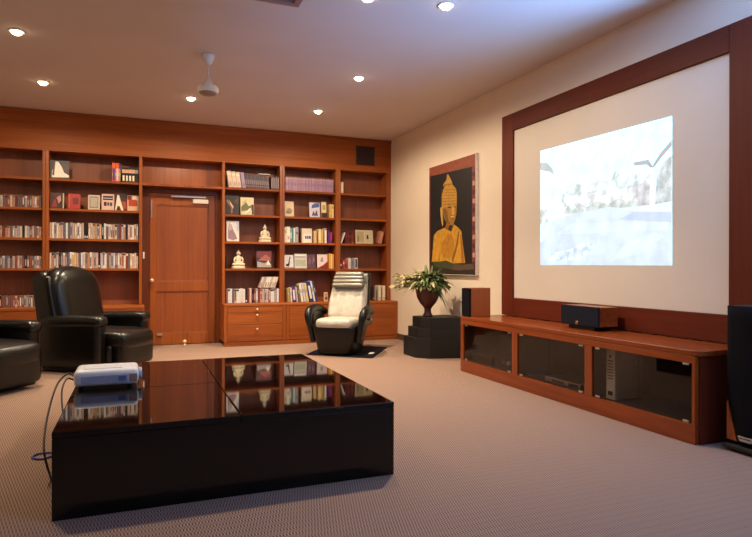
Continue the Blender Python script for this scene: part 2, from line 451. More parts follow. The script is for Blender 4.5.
# ------------------------------------------------------------------ things on the shelves
YS = YU+.03
def X(px, py=230): return un(px, py, 'y', YS).x
def Zp(px, py): return un(px, py, 'y', YS).z
SZ = {1: SH[0]+TH, 2: SH[1]+TH, 3: SH[2]+TH, 4: SH[3]+TH, 5: .588}
CO = {}
def cm(h):
    """spine / cover material of a hex colour"""
    n = 'cover_'+h.strip('#')
    return plain(n, h, .45, vary=.10, scale=55)
ORD = ['first', 'second', 'third', 'fourth', 'fifth', 'sixth', 'seventh', 'eighth', 'ninth', 'tenth', 'eleventh', 'twelfth', 'thirteenth', 'fourteenth',
       'fifteenth', 'sixteenth', 'seventeenth', 'eighteenth', 'nineteenth', 'twentieth', 'twenty-first', 'twenty-second', 'twenty-third', 'twenty-fourth', 'twenty-fifth']
CN = {'d8c3b4': 'pinkish white', 'e9dcc8': 'cream', 'c9a79b': 'dusty pink', 'a9a3a6': 'grey', '6d6468': 'dark grey', '1a1516': 'black', 'e8c873': 'yellow',
      'b98a6a': 'tan', '8f5346': 'red brown', 'bfb2c8': 'lilac', 'dfe3e2': 'white', 'c7bd9a': 'khaki', '7d3a33': 'maroon', 'd6b089': 'peach'}
def spine_book(name, x0, x1, y0, depth, z0, z1, col, lab=None, band=None, lean=0, shift=0):
    """a volume seen by its spine: boards, page block, title panel, bands"""
    b = MB(); c = cm(col); b._mi(c)
    w_, h_ = x1-x0, z1-z0
    xm = (x0+x1)/2; yb = YW-.03 if y0+depth > YW-.03 else y0+depth
    bev = min(.0022, w_*.2)
    b.box(-w_/2+.0004, w_/2-.0004, 0, yb-y0, 0, h_, c, bev=bev, seg=1)
    if lab: b.box(-w_/2+w_*.2, w_/2-w_*.2, -.0012, .001, h_*lab[0], h_*lab[1], cm(lab[2]))
    if band: b.box(-w_/2+.0006, w_/2-.0006, -.001, .001, h_*band[0], h_*band[1], cm(band[2]))
    M = Matrix.Translation((xm, y0, z0))
    if lean:
        M = Matrix.Translation((xm+shift*math.sin(-lean)*h_, y0, z0+abs(math.sin(lean))*w_/2+.0008)) @ Matrix.Rotation(lean, 4, 'Y')
    b.bm.transform(M)
    # origin at the foot of the book
    o_loc = Vector((xm, y0+.05, z0)); b.bm.transform(Matrix.Translation(-o_loc))
    o = b.build(name, c); o.location = o_loc; WM[o.name] = Matrix.Translation(o_loc)
    return o
def tape_row(xa, xb, z, hgt, n, row, group, palette, name='video_case', special={}, gap=.12, from_right=False, what='video case'):
    w_ = (xb-xa)/n; rng = random.Random(hash(row) % 1000 if False else sum(map(ord, row)))
    for i in range(n):
        if i in special: col = special[i]
        else: col = rng.choice(palette)
        if from_right == 'all': e = n-1-i; where = ORD[e]+' from right'
        elif i <= (n-1)//2: where = ORD[i]+' from left'
        else: where = ORD[n-1-i]+' from right'
        ww = w_*rng.uniform(.86, .97)
        hh = hgt*rng.uniform(.95, 1.02)
        if i not in special and rng.random() < gap and col != '1a1516': col = rng.choice(['6d6468', '8f5346', '1a1516', '7d3a33'])
        lb = rng.random()
        lab = (rng.uniform(.1, .3), rng.uniform(.6, .9), rng.choice(['d8c3b4', 'a9a3a6', '6d6468', 'c9a79b', '8f5346', 'dfe3e2'])) if lb < .6 else None
        band = (.84, .97, rng.choice(['1a1516', '7d3a33', 'dfe3e2', '6d6468'])) if rng.random() < .35 else None
        if i in special: lab = (.06, .2, 'dfe3e2') if col == '1a1516' else None; band = None
        o = spine_book(name, xa+i*w_, xa+i*w_+ww, YS+rng.uniform(0, .012), .13, z+.0005, z+hh, col, lab, band)
        tag(o, '%s %s, %s, %s' % (CN[col], what, where, row), what.split()[-1] if what != 'video case' else 'video case', group)
PAL = ['d8c3b4', 'd8c3b4', 'e9dcc8', 'c9a79b', 'a9a3a6', 'dfe3e2', 'c9a79b', 'b98a6a', 'bfb2c8', '6d6468', 'd6b089']
PALD = ['a9a3a6', 'c9a79b', '8f5346', 'b98a6a', 'd8c3b4', '6d6468', 'a9a3a6']
ua, ub = units['A']; xa = -1.70
for lvl, nm in ((2, 'second shelf down of the leftmost bookcase'), (3, 'third shelf down of the leftmost bookcase'), (4, 'lowest shelf of the leftmost bookcase'), (5, 'cabinet top of the leftmost bookcase')):
    tape_row(xa, (ub-.012 if lvl != 5 else ub-.06), SZ[lvl], (.148, .152, .158, .152)[lvl-2], 21, nm, 'small video cases in the leftmost bookcase', PALD, from_right='all', gap=.3)
ub0, ub1 = units['B']
tape_row(ub0+.006, ub1-.008, SZ[3], .208, 40, 'upper tape row left of the door', 'video tapes left of the door', PAL, special={15: '1a1516', 16: '1a1516', 3: 'e9dcc8'}, name='video_tape', what='video tape')
tape_row(ub0+.006, ub1-.008, SZ[4], .210, 41, 'lower tape row left of the door', 'video tapes left of the door', PAL, special={11: 'e8c873', 22: '1a1516', 25: 'e9dcc8'}, name='video_tape', what='video tape')

def cover(name, label, cat, px0, px1, pyt, lvl, col, shapes=(), th=.022, y=None, group=None, tilt=7, zoff=0, back=None):
    """a book, card or picture standing face out, leaning back; shapes in 0..1 of its face: (hex, [(u, v), ...])"""
    y = YS+.03 if y is None else y
    x0, x1 = X(px0), X(px1); z0 = SZ[lvl]+.0005+zoff; z1 = Zp((px0+px1)/2, pyt)
    wd, hg = x1-x0, z1-z0
    b = MB(); b._mi(cm(col))
    b.box(0, wd, 0, th, 0, hg, cm(col), bev=.0015, seg=1)
    for i, (h_, pts) in enumerate(shapes):
        dd = .0008+.0003*i
        b.prism([(u*wd, -dd, vv*hg) for u, vv in pts], (0, dd+.0005, 0), cm(h_))
    # easel strut behind
    b.prism([(wd*.5-.01, th, hg*.7), (wd*.5+.01, th, hg*.7), (wd*.5+.01, th+.045, .012), (wd*.5-.01, th+.045, .012)], (0, .004, 0), cm('3a2a22'))
    M = Matrix.Translation((0, 0, .0008+(th+.012)*math.sin(math.radians(tilt)))) @ Matrix.Rotation(-math.radians(tilt), 4, 'X')
    b.bm.transform(M)
    loc = Vector((x0, y, z0)); o = b.build(name, cm(col)); o.location = loc
    return tag(o, label, cat, group)
def R_(u0, v0, u1, v1): return [(u0, v0), (u1, v0), (u1, v1), (u0, v1)]
GB = 'covers and cards left of the door'
cover('picture_card', 'black card with a white robed figure at left of the top shelf', 'picture', 49.3, 69, 160, 1, '140c0c',
      [('3a0d0d', R_(.6, .3, .98, .8)), ('f4ead8', [(.1, .05), (.98, .08), (.98, .2), (.72, .34), (.62, .62), (.42, .93), (.28, .95), (.22, .6), (.12, .45)]), ('5a1a14', [(.12, .2), (.22, .15), (.27, .8), (.2, .85)])])
for i, (a, b2, c1, c2) in enumerate(((112, 115.6, 'e0602c', '2b3f94'), (115.7, 118.9, 'e4572a', 'c9cfd6'), (119, 120.4, '31357e', 'cdb24a'))):
    o = spine_book('book', X(a), X(b2), YS, .15, SZ[1]+.0005, Zp(116, 162.8+i*.2), c1, (.05, .7, c2), (.32, .45, 'd9b84a'))
    tag(o, ['orange topped book with blue foot, first of three on the top shelf', 'orange and white book, middle of three on the top shelf', 'navy and yellow book, last of three on the top shelf'][i], 'book', 'bright books on the top shelf left of the door')
for i in range(5):
    a = 122+i*3.25
    b = spine_book('boxed_video', X(a), X(a+3.1), YS, .14, SZ[1]+.0005, Zp(128, 167.6), '1f1412', (.08, .45, 'efe3c8') if i < 4 else (.1, .2, '3a2a22'), (.62, .86, 'd9a98c' if i < 4 else '8d8f9a'))
    tag(b, 'black boxed video with pink band, %s of five at right of the top shelf' % ORD[i], 'video', 'black boxed videos on the top shelf')
cover('picture_card', 'dark red picture card, first on the card shelf left of the door', 'picture', 49.9, 63.4, 192.6, 2, 'd8c3a8',
      [('4a0f0e', R_(0, 0, .92, 1)), ('93291d', [(.1, .05), (.25, .5), (.4, .6), (.5, .1)]), ('c98a78', [(.45, .7), (.75, .85), (.8, .5), (.6, .3), (.55, .5)]), ('1a0b0b', [(.6, .1), (.9, .1), (.9, .6), (.75, .4)])], group=GB)
cover('book', 'bright red book standing face out on the card shelf', 'book', 67.6, 80, 193.6, 2, 'b5261a', [('6d130f', R_(.38, .3, .85, .72)), ('d04a34', R_(.05, .05, .14, .95))], group=GB)
cover('framed_picture', 'pale silver framed print with a beige centre on the card shelf', 'picture', 87.8, 99.6, 194.8, 2, 'd9c6b4', [('8c8078', R_(.12, .1, .88, .9)), ('b9ae9a', R_(.2, .18, .8, .82))], group=GB)
cover('picture_card', 'pink card with a black band and three dark squares', 'picture', 101.4, 114, 193.8, 2, 'e6bfb0',
      [('2a1c1c', R_(.1, .62, .9, .88)), ('d9cfc8', R_(.12, .72, .88, .76)), ('3a1a18', R_(.18, .25, .4, .5)), ('6a1c1c', R_(.45, .27, .6, .48)), ('4a4a52', R_(.66, .25, .85, .48))], group=GB)
cover('book', 'dark red book with a white letter shape on its cover', 'book', 114.8, 126.4, 193.2, 2, '4a1a1a',
      [('efe3cc', [(0, 0), (.12, 0), (.22, .25), (.4, .25), (.55, 0), (.75, 0), (.35, .9), (.2, .9)]), ('b0421c', [(.72, .1), (1, .1), (1, .5), (.6, .55)]), ('241016', [(.4, .75), (.95, .75), (.95, 1), (.4, 1)])], group=GB)
cover('book', 'orange red and cream book, last on the card shelf beside the door', 'book', 127.2, 138.8, 195.4, 2, 'dcb896',
      [('c23a16', R_(.1, .3, .85, .72)), ('e8dcc8', [(.4, .8), (.75, .72), (.98, .6), (.9, .9), (.6, .98)]), ('7a2010', R_(.02, .72, .38, .98))], group=GB)

# bookcase C (right of the door)
uc = units['C']
for i in range(3):
    o = spine_book('binder', X(226.3+i*4.4), X(230.4+i*4.4), YS, .16, SZ[1]+.0005, SZ[1]+.235-.006*i, 'd9bfae', (.1, .35, 'b99f90'), (.75, .85, 'e9dcc8'), lean=-.16, shift=1)
    tag(o, 'cream binder leaning left, %s of three beside the door' % ORD[i], 'binder', 'cream binders right of the door')
o = spine_book('binder', X(239.9), X(243.6), YS, .16, SZ[1], SZ[1]+.225, 'a08aa6', (.1, .3, '8a7494'), lean=-.16, shift=1)
tag(o, 'lilac binder leaning left between cream and charcoal volumes', 'binder')
for i in range(12):
    o = spine_book('volume', X(244.1+i*1.98), X(245.9+i*1.98), YS, .16, SZ[1], SZ[1]+.212-.002*i, '5a4850' if i % 2 else '4a3c46', (.3, .6, '8a7a80'), (.12, .2, '7d6a70'), lean=-.15, shift=1)
    tag(o, 'charcoal volume leaning left, %s of the twelve on the top shelf' % ORD[i], 'book', 'charcoal volumes right of the door')
for i in range(4):
    o = spine_book('volume', X(271+i*2.05), X(272.7+i*2.05), YS, .16, SZ[1]+.0005, SZ[1]+.198-.004*(i % 2), '3c3036', (.1, .9, '9c8c90'))
    tag(o, 'dark upright volume, %s of four at the end of the top shelf' % ORD[i], 'book', 'dark upright volumes right of the door')
ppp = MB().box(X(259), X(270.5), YS+.02, YS+.11, SZ[1]+.2185, SZ[1]+.230, M_PAPER, bev=.002)
tag(ppp.build('paper_sheaf', M_PAPER), 'pale paper sheaf lying on top of the charcoal volumes', 'paper')
GC = 'covers right of the door'
cover('book', 'black book with a pale streak on its cover, beside the door', 'book', 225.4, 239.8, 195.2, 2, '1c110e',
      [('8d5a40', [(.08, .7), (.2, .8), (.55, .4), (.5, .05), (.4, .05), (.42, .35)]), ('d9b89a', [(.3, .75), (.6, .4), (.55, .3), (.4, .5)]), ('5a2c1c', [(.6, .7), (.95, .9), (.9, .55)])], group=GC)
cover('book', 'green and cream book beside a black one, second shelf down', 'book', 241, 254.4, 197.2, 2, 'd9c9a0',
      [('6a6a3c', [(.05, .45), (.4, .75), (.6, .5), (.9, .6), (.9, .3), (.05, .2)]), ('3a2a20', R_(.84, .02, .98, .6)), ('b8b47a', [(.1, .7), (.5, .9), (.3, .6)]), ('efe3cc', [(.3, .1), (.7, .4), (.8, .35), (.4, .05)])], group=GC)
cover('book', 'white book with a mauve seated figure on its cover', 'book', 227, 239.6, 220.8, 3, 'e8e2dc',
      [('9a7a86', [(.12, .12), (.5, .05), (.85, .12), (.7, .35), (.5, .6), (.42, .8), (.2, .9), (.12, .5)]), ('c9b0b4', [(.2, .5), (.45, .6), (.4, .8), (.2, .85)]), ('c4c8dc', R_(.8, .5, .98, .98))], group=GC)
cover('book', 'dark book with a red and white picture cover, fourth shelf down', 'book', 256.8, 272.8, 251, 4, '2a1a1c',
      [('7a2a26', R_(.06, .6, .94, .95)), ('a05a50', [(.1, .45), (.6, .8), (.9, .6), (.9, .4)]), ('a79a94', [(.06, .06), (.94, .06), (.94, .2), (.75, .42), (.5, .3), (.06, .4)]), ('e9dcc8', [(.62, .2), (.9, .2), (.75, .48)])], group=GC)
bt = MB().lathe([(.016, 0), (.018, .004), (.018, .09), (.012, .105), (.010, .15), (.012, .155), (.012, .175), (0, .176)], c=(X(226.8), YS+.05, SZ[4]+.0005), m=M_BLACK, seg=14)
tag(bt.build('bottle', M_BLACK), 'small dark bottle at the left of the statuette shelf', 'bottle')
def statuette(cx, lvl, hgt, label):
    s = hgt; t = thing('statuette', label, 'statuette', (cx, YS+.08, SZ[lvl]+.0005), 0, 'ivory statuettes right of the door')
    p = MB().lathe([(.34*s, 0), (.36*s, .02*s), (.33*s, .06*s), (.35*s, .10*s), (.31*s, .13*s), (0, .135*s)], m=M_STONE, seg=20, sy=.6)
    p.build('pedestal', M_STONE, t, local=True)
    b = MB()
    b.ball((0, -.02*s, .22*s), .30*s, .19*s, .10*s, M_STONE)                       # crossed legs
    b.ball((-.2*s, -.04*s, .21*s), .13*s, .13*s, .085*s, M_STONE); b.ball((.2*s, -.04*s, .21*s), .13*s, .13*s, .085*s, M_STONE)
    b.lathe([(.15*s, .24*s), (.155*s, .32*s), (.135*s, .42*s), (.165*s, .54*s), (.16*s, .60*s), (.06*s, .655*s), (.05*s, .69*s)], m=M_STONE, seg=16, sy=.7)
    for sg in (-1, 1):
        b.tube([(sg*.15*s, 0, .58*s), (sg*.215*s, -.01*s, .46*s), (sg*.22*s, -.04*s, .35*s), (sg*.10*s, -.13*s, .29*s), (0, -.15*s, .29*s)], [.05*s, .052*s, .045*s, .04*s, .034*s], M_STONE)
        b.ball((sg*.088*s, 0, .775*s), .018*s, .02*s, .055*s, M_STONE, seg=8)
    b.ball((0, -.005*s, .78*s), .088*s, .09*s, .105*s, M_STONE); b.ball((0, -.092*s, .775*s), .016*s, .02*s, .03*s, M_STONE, seg=8)
    b.ball((0, .005*s, .885*s), .05*s, .05*s, .045*s, M_STONE); b.lathe([(.03*s, .91*s), (.016*s, .95*s), (0, 1.0*s)], m=M_STONE, seg=10)
    b.build('figure', M_STONE, t, local=True)
statuette(X(266), 3, .275, 'ivory seated statuette on the middle shelf, beside a white book')
statuette(X(239.4), 4, .285, 'ivory seated statuette beside a dark bottle, one shelf below the other')
tape_row(X(225.9), X(279.2), SZ[5], .205, 25, 'full row above the drawers', 'paperbacks above the drawers', ['dfe3e2', 'd8c3b4', 'c9a79b', 'a9a3a6', 'e9dcc8', '6d6468', 'd8c3b4', 'dfe3e2'], name='book', what='book',
         special={9: '1a1516', 10: '7d3a33'}, gap=.18)
for i in range(7):
    c = ['d8c3b4', 'a9a3a6', 'e9dcc8', 'dfe3e2', 'c7bd9a', 'dfe3e2', 'd8c3b4'][i]
    o = spine_book('book', X(259.3+i*2.35), X(261.4+i*2.35), YS+.01, .13, SZ[5]+.2115, SZ[5]+.2115+.165, c, (.1, .5, 'a9a3a6' if i % 2 else 'b98a6a'), lean=.32)
    tag(o, '%s book leaning right on top of the row, %s of seven' % (CN[c], ORD[i]), 'book', 'leaning books lying on the row above the drawers')

# bookcase D
xd0, xd1 = X(285.3), X(333.6)
for i in range(17):
    w_ = (xd1-xd0)/17
    o = spine_book('binder', xd0+i*w_, xd0+(i+.95)*w_, YS, .2, SZ[1]+.0005, SZ[1]+.2-(.004 if i in (14, 15, 16) else 0), 'a07c94' if i % 3 else 'a88698', (.35, .62, '8d7094'), (.86, .93, 'b79aa4'))
    tag(o, 'lilac binder in the top shelf row, %s' % ((ORD[i]+' from left') if i < 9 else (ORD[16-i]+' from right')), 'binder', 'lilac binders on the top shelf')
GD = 'covers left of the recliner'
cover('booklet', 'cream booklet with a grey round emblem under the lilac binders', 'booklet', 285.4, 294.6, 201.2, 2, 'd9c4a0', [('9a8a76', [(.5+.3*math.cos(a*PI/6), .35+.2*math.sin(a*PI/6)) for a in range(12)]), ('7a6a58', R_(.15, .2, .5, .32))], group=GD)
cover('book', 'white book with a blue top picture under the lilac binders', 'book', 310.2, 320.6, 202.4, 2, 'd5d2dc', [('4a5a9a', [(.2, .6), (.95, .7), (.95, .98), (.5, .95), (.25, .8)]), ('5a4a7a', [(.2, .1), (.4, .45), (.5, .2), (.7, .5), (.8, .1)])], group=GD)
cover('booklet', 'narrow cream booklet with a dark foot beside a gold book', 'booklet', 322.3, 327.2, 201.9, 2, 'e0cfa6', [('3a2420', R_(0, 0, 1, .3)), ('b09a70', R_(.2, .5, .8, .8))], group=GD)
o = spine_book('book', X(330), X(331.6), YS+.02, .14, SZ[2]+.0005, Zp(332, 204), 'e2bb74', (.1, .2, 'b98a4a')); tag(o, 'gold spined book at right below the lilac binders, the left one', 'book')
o = spine_book('book', X(331.8), X(334.2), YS+.02, .14, SZ[2]+.0005, Zp(332, 204.4), 'efcf8c', (.7, .85, 'b98a4a')); tag(o, 'pale gold book at the end below the lilac binders', 'book')
def row_d(items, lvl, where, group):
    for (a, b2, top, col, nm, lab) in items:
        o = spine_book('book', X(a), X(b2), YS+.01, .15, SZ[lvl]+.0005, Zp((a+b2)/2, top), col, lab)
        tag(o, nm+' '+where, 'book', group)
row_d([(284.8, 287, 227, 'e6d6bc', 'cream upright book, first', (.6, .8, 'b99f80')), (287.1, 290.2, 226.6, 'efe6d6', 'broad off-white book, second', (.2, .4, 'c9a79b')), (290.3, 292, 228, '8aa6a2', 'pale teal book', (.3, .7, 'dfe3e2')),
       (292.2, 293.6, 227.6, '4f8a8a', 'teal book', None), (293.8, 295.4, 228, 'dfe3e2', 'thin white book', None), (295.6, 298.6, 227, 'a79fa8', 'grey mauve book', (.55, .7, '6d6468')),
       (314, 316.8, 230.8, 'd9b888', 'beige book alone beside the white box', None), (318.8, 321.4, 229, 'e8cf98', 'pale yellow book', (.2, .8, 'f2e2bb')), (321.6, 323.2, 229.6, 'e2c05a', 'yellow book', None),
       (325, 327, 228.2, 'f0e6e0', 'white book with red top', (.86, .99, 'b5261a')), (328.2, 330, 231.6, '5a2a6a', 'purple book', None), (330.2, 332.4, 232, 'a52a78', 'magenta book', (.1, .3, '5a2a6a'))], 3, 'on the middle shelf left of the recliner', 'upright books on the middle shelf')
cover('box_file', 'white box with a navy lettered panel on the middle shelf', 'box', 302.4, 312.4, 228.4, 3, 'e4d5bc', [('efe6d6', R_(.18, .0, .98, .62)), ('5a5a8a', R_(.3, .28, .9, .48)), ('efe6d6', R_(.42, .28, .45, .48)), ('efe6d6', R_(.62, .28, .65, .48))], th=.09, tilt=0)
GE = 'face-out books on the lowest shelf'
cover('book', 'white book with a black dancer on its cover', 'book', 284.3, 294.3, 255.2, 4, 'd6d2d4', [('1c1518', [(.2, .2), (.5, .12), (.6, .3), (.62, .6), (.72, .85), (.62, .9), (.52, .6), (.45, .35), (.22, .3)]), ('b98a6a', R_(.0, .0, .98, .1))], group=GE)
cover('book', 'wide pale grey book beside the black dancer cover', 'book', 295.2, 307.8, 254, 4, 'c9c2bc', [('a8b09a', R_(.06, .15, .9, .6)), ('8d8480', R_(.06, .75, .9, .82)), ('e6e0da', R_(.06, .84, .9, .95))], group=GE)
cover('book', 'dark mauve patterned book between pale grey and pink covers', 'book', 308.2, 316.4, 254.6, 4, '5a3a46', [('7a5a66', [(.2, .2), (.5, .5), (.3, .8), (.1, .5)]), ('8d6a70', [(.6, .3), (.9, .6), (.7, .9)])], group=GE)
cover('book', 'white and pink book with a slanting dark red corner', 'book', 318.2, 328.4, 254.6, 4, 'e6cdc8', [('8a1f1c', [(0, 0), (1, 0), (1, .5), (.6, .25), (.2, .1)]), ('8a9aa6', [(.3, .45), (.6, .5), (.55, .8), (.35, .75)])], group=GE)
row_d([(329.3, 331.2, 253.6, 'e2a53a', 'orange yellow book', None), (331.3, 332.6, 254, 'f0dcae', 'cream thin book between yellow spines', None), (332.7, 334.4, 254, 'e08a2a', 'orange book', None)], 4, 'on the lowest shelf', 'yellow books on the lowest shelf')
ln = [(286, 288.4, 288.2, 'a8925a', 'olive', -.06), (288.8, 290.6, 287.6, 'dccfb6', 'cream', -.08), (291, 294, 286.8, '5a2f7a', 'purple', -.13), (294.4, 296, 287.2, 'c9b3d4', 'pale lilac', -.15), (296.6, 298.2, 285.4, '6f7a2e', 'olive green', -.18),
      (298.6, 300.8, 284.2, 'efe6d6', 'white', -.2), (301.2, 303.2, 283.4, 'd5cfe0', 'white and lilac', -.22), (303.6, 306, 283.6, 'd6c98a', 'pale yellow', -.23), (306.6, 310, 282.2, '2f3f8a', 'broad blue', -.26), (310.4, 312, 281.6, 'dfe3e2', 'thin white', -.27), (312.4, 314.2, 282.4, '3a3f6a', 'navy', -.28)]
for i, (a, b2, top, col, nm, le) in enumerate(ln):
    xx0, xx1 = X(a), X(b2); hh = (Zp(a, top)-SZ[5])/math.cos(le)
    o = spine_book('book', xx0, xx1, YS-.10, .15, SZ[5]+.0005, SZ[5]+hh, col, (.15, .8, 'dfe3e2') if nm in ('purple', 'broad blue') else (.5, .7, 'a9a3a6'), lean=le*.75, shift=.5)
    tag(o, nm+' book leaning left on the cabinet top beside the recliner', 'book', 'books leaning on the cabinet top')
fg = MB(); fx = X(324.4)
fg.box(fx-.028, fx+.028, YS-.1, YS-.05, SZ[5]+.0005, SZ[5]+.14, cm('d9c4a0'), bev=.004); fg.box(fx-.018, fx+.018, YS-.102, YS-.1, SZ[5]+.03, SZ[5]+.075, cm('5a4038')); fg.box(fx-.018, fx+.018, YS-.102, YS-.1, SZ[5]+.09, SZ[5]+.125, cm('b98a6a'))
tag(fg.build('ornament_box', cm('d9c4a0')), 'small cream ornament box on the cabinet top left of the recliner', 'ornament')

# bookcase E
o = spine_book('book', X(340.6), X(343.4), YS, .12, SZ[1]+.0005, Zp(342, 182), 'ddc8a0', (.2, .8, 'e9dcc8')); tag(o, 'single small cream book at left of an otherwise empty shelf', 'book')
GF = 'objects on the middle shelf of the corner bookcase'
o = spine_book('book', X(341), X(342.2), YS+.01, .12, SZ[3]+.0005, Zp(342, 232), 'e4dbe0', None, lean=.35); tag(o, 'thin white book leaning across the corner bookcase', 'book')
for i, (a, b2, c) in enumerate(((345.6, 347.6, '5a1a16'), (347.8, 349.8, '6d1f1a'), (350, 352, '4a1614'), (352.2, 354, '7a2a20'))):
    o = spine_book('book', X(a), X(b2), YS+.02, .13, SZ[3]+.0005, Zp(a, 231+i*.3), c, (.55, .7, '8d3a30'), (.05, .12, 'b98a4a' if i == 3 else c)); tag(o, 'dark red book left of the double picture, %s of four' % ORD[i], 'book', 'dark red books in the corner bookcase')
cover('framed_picture', 'cream double picture frame on the middle shelf of the corner bookcase', 'picture', 356.6, 374, 230.2, 3, 'd5c7a4', [('b5a27c', R_(.05, .1, .47, .9)), ('8a7458', [(.08, .15), (.2, .2), (.18, .6), (.1, .55)]), ('c9bd9a', R_(.53, .1, .95, .9)), ('1c1616', [(.62, .35), (.74, .35), (.72, .65), (.64, .65)])])
o = spine_book('book', X(378.4), X(382.2), YS+.02, .13, SZ[3]+.0005, Zp(381, 231.5), 'b9785e', (.1, .9, 'c48c70'), lean=.22); tag(o, 'pinkish tan book leaning at the right end of the corner bookcase', 'book')
row_d([(340, 342.6, 259.4, '4a1612', 'black and red book', (.3, .5, 'd9b8a0')), (343, 345, 259.8, 'a3382a', 'red book', (.5, .8, 'e0c0b0')), (345.2, 347.4, 259.8, 'b5452e', 'bright red book', (.2, .5, '4a1612')), (348.8, 351, 258, 'e8dcd6', 'white book', (.2, .6, 'c9c2bc')),
       (351.2, 354.2, 258.6, '8a8f9a', 'grey book', (.3, .8, '6d6f7a')), (355, 358, 258, 'dcd9da', 'white book with dark stripe', (.1, .9, '3a3f5a'))], 4, 'on the shelf above the recliner', 'books above the recliner')
def row_e(a, b2, top, col, nm):
    o = spine_book('book', X(a), X(b2), YS-.06, .15, SZ[5]+.0005, Zp(a, top), col, (.1, .2, 'b99f80')); tag(o, nm, 'book', 'books on the cabinet top right of the recliner')
row_e(371.6, 373, 286, '2a1f1f', 'black thin book right of the recliner'); row_e(373.4, 374.8, 286, '9a908a', 'grey thin book right of the recliner')
row_e(377.2, 379.8, 285.4, 'ded2b4', 'cream book right of the recliner, the left of two'); row_e(381.4, 384, 285.6, 'e4d8bc', 'cream book right of the recliner, nearest the corner')

# ------------------------------------------------------------------ projection wall: frame, screen, picture
t = thing('projection_screen', 'large wood-framed plaster projection screen on the right wall', 'screen', (XW-.002, 4.1, .76))
XF = XW-.042
yl, yr, il, ir = 5.545, 2.645, 5.342, 2.847
zt, it, ib, zb = 2.752, 2.566, .785, .592
MB().box(XF, XW-.002, il, yl, zb, zt, bev=.004).build('frame_post', W_FRAME, t)
MB().box(XF, XW-.002, yr, ir, zb, zt, bev=.004).build('frame_post', W_FRAME, t)
MB().box(XF, XW-.002, ir+.001, il-.001, it, zt, bev=.004).build('frame_rail', W_FRAME_Y, t)
MB().box(XF, XW-.002, ir+.001, il-.001, zb, ib, bev=.004).build('frame_rail', W_FRAME_Y, t)
MB().box(XW-.022, XW-.002, ir+.001, il-.001, ib+.001, it-.001).build('screen_panel', M_SCREEN, t)
# the projected picture: keystone quad with a bleached photograph of roofs, trees and a pool
PQ = [un(540.5, 265.2, 'x', XW-.023), un(672, 265.5, 'x', XW-.023), un(672, 116, 'x', XW-.023), un(540.5, 151, 'x', XW-.023)]
def pq(u, v):
    a = PQ[0].lerp(PQ[1], u); b = PQ[3].lerp(PQ[2], u); return a.lerp(b, v)
PS = 1.0
pic = MB()
LY = [('sky', (0.9, 2.3, 2.8), [(0, 0), (1, 0), (1, 1), (0, 1)]),
      ('haze', (0.93, 1.8, 2.2), [(0, .35), (1, .35), (1, .62), (.7, .7), (.3, .72), (0, .6)]),
      ('far_trees', (0.68, 0.78, 0.8), [(.2, .52), (.9, .5), (.9, .66), (.82, .60), (.76, .70), (.7, .60), (.64, .72), (.6, .63), (.5, .66), (.42, .62), (.34, .66), (.28, .6), (.22, .63)]),
      ('far_building', (0.86, 0.9, 0.92), [(.22, .48), (.8, .46), (.84, .56), (.22, .57)]),
      ('hedge', (0.62, 0.68, 0.66), [(.22, .44), (.26, .49), (.3, .45), (.36, .5), (.42, .46), (.5, .5), (.58, .46), (.66, .5), (.72, .46), (.8, .52), (.88, .46), (.88, .42), (.22, .42)]),
      ('left_wall', (1.6, 1.9, 2.1), [(0, .5), (.1, .5), (.1, .84), (0, .86)]),
      ('left_roof', (0.56, 0.62, 0.66), [(0, .83), (.09, .8), (.14, .76), (.12, .82), (.07, .88), (0, .9)]),
      ('left_bush', (0.7, 0.78, 0.76), [(0, .35), (.08, .37), (.07, .48), (.03, .5), (0, .48)]),
      ('right_roof', (0.48, 0.48, 0.54), [(.76, .74), (.86, .74), (.885, .69), (.93, .765), (1, .84), (1, .80), (.94, .735), (.885, .665), (.85, .705), (.77, .715)]),
      ('right_bush', (0.6, 0.66, 0.68), [(.9, .42), (1, .43), (1, .74), (.95, .7), (.91, .6)]),
      ('palm_trunk', (0.62, 0.62, 0.66), [(.78, .42), (.86, .42), (.87, .56), (.84, .6), (.78, .55)]),
      ('post', (1.0, 1.1, 1.2), [(.87, .42), (.9, .42), (.9, .68), (.87, .68)]),
      ('pool', (0.8, 0.93, 1.15), [(0, 0), (1, 0), (1, .36), (.85, .37), (.6, .44), (.3, .42), (.12, .38), (.06, .24), (0, .2)]),
      ('pool_shine', (0.86, 1.0, 1.3), [(.15, .26), (.98, .24), (.98, .29), (.6, .33), (.3, .34)]),
      ('pool_deck', (0.68, 0.8, 1.06), [(.66, .34), (1, .29), (1, .36), (.78, .385)]),
      ('pool_ripple', (0.72, 0.86, 1.12), [(.1, .03), (.35, .05), (.5, .14), (.42, .2), (.28, .13), (.1, .1)]),
      ('pool_glare', (0.86, 1.0, 1.25), [(.62, .04), (.8, .08), (.96, .2), (.9, .23), (.7, .15)])]
MOT = ('far_trees', 'hedge', 'left_bush', 'right_bush', 'palm_trunk', 'pool_ripple', 'far_building')
for i, (n, c, pts) in enumerate(LY):
    dx = .0006+.00022*i
    pic.prism([pq(u, v)+Vector((-dx, 0, 0)) for u, v in pts], (dx+.0002 if i == 0 else .0002, 0, 0), emit('projected_'+n, c, PS, *((.85, 1.5, 15) if n in MOT else (.9, 1.08, 7))))
tag(pic.build('projected_picture', None, t), 'bright bluish projected picture of houses and a pool')

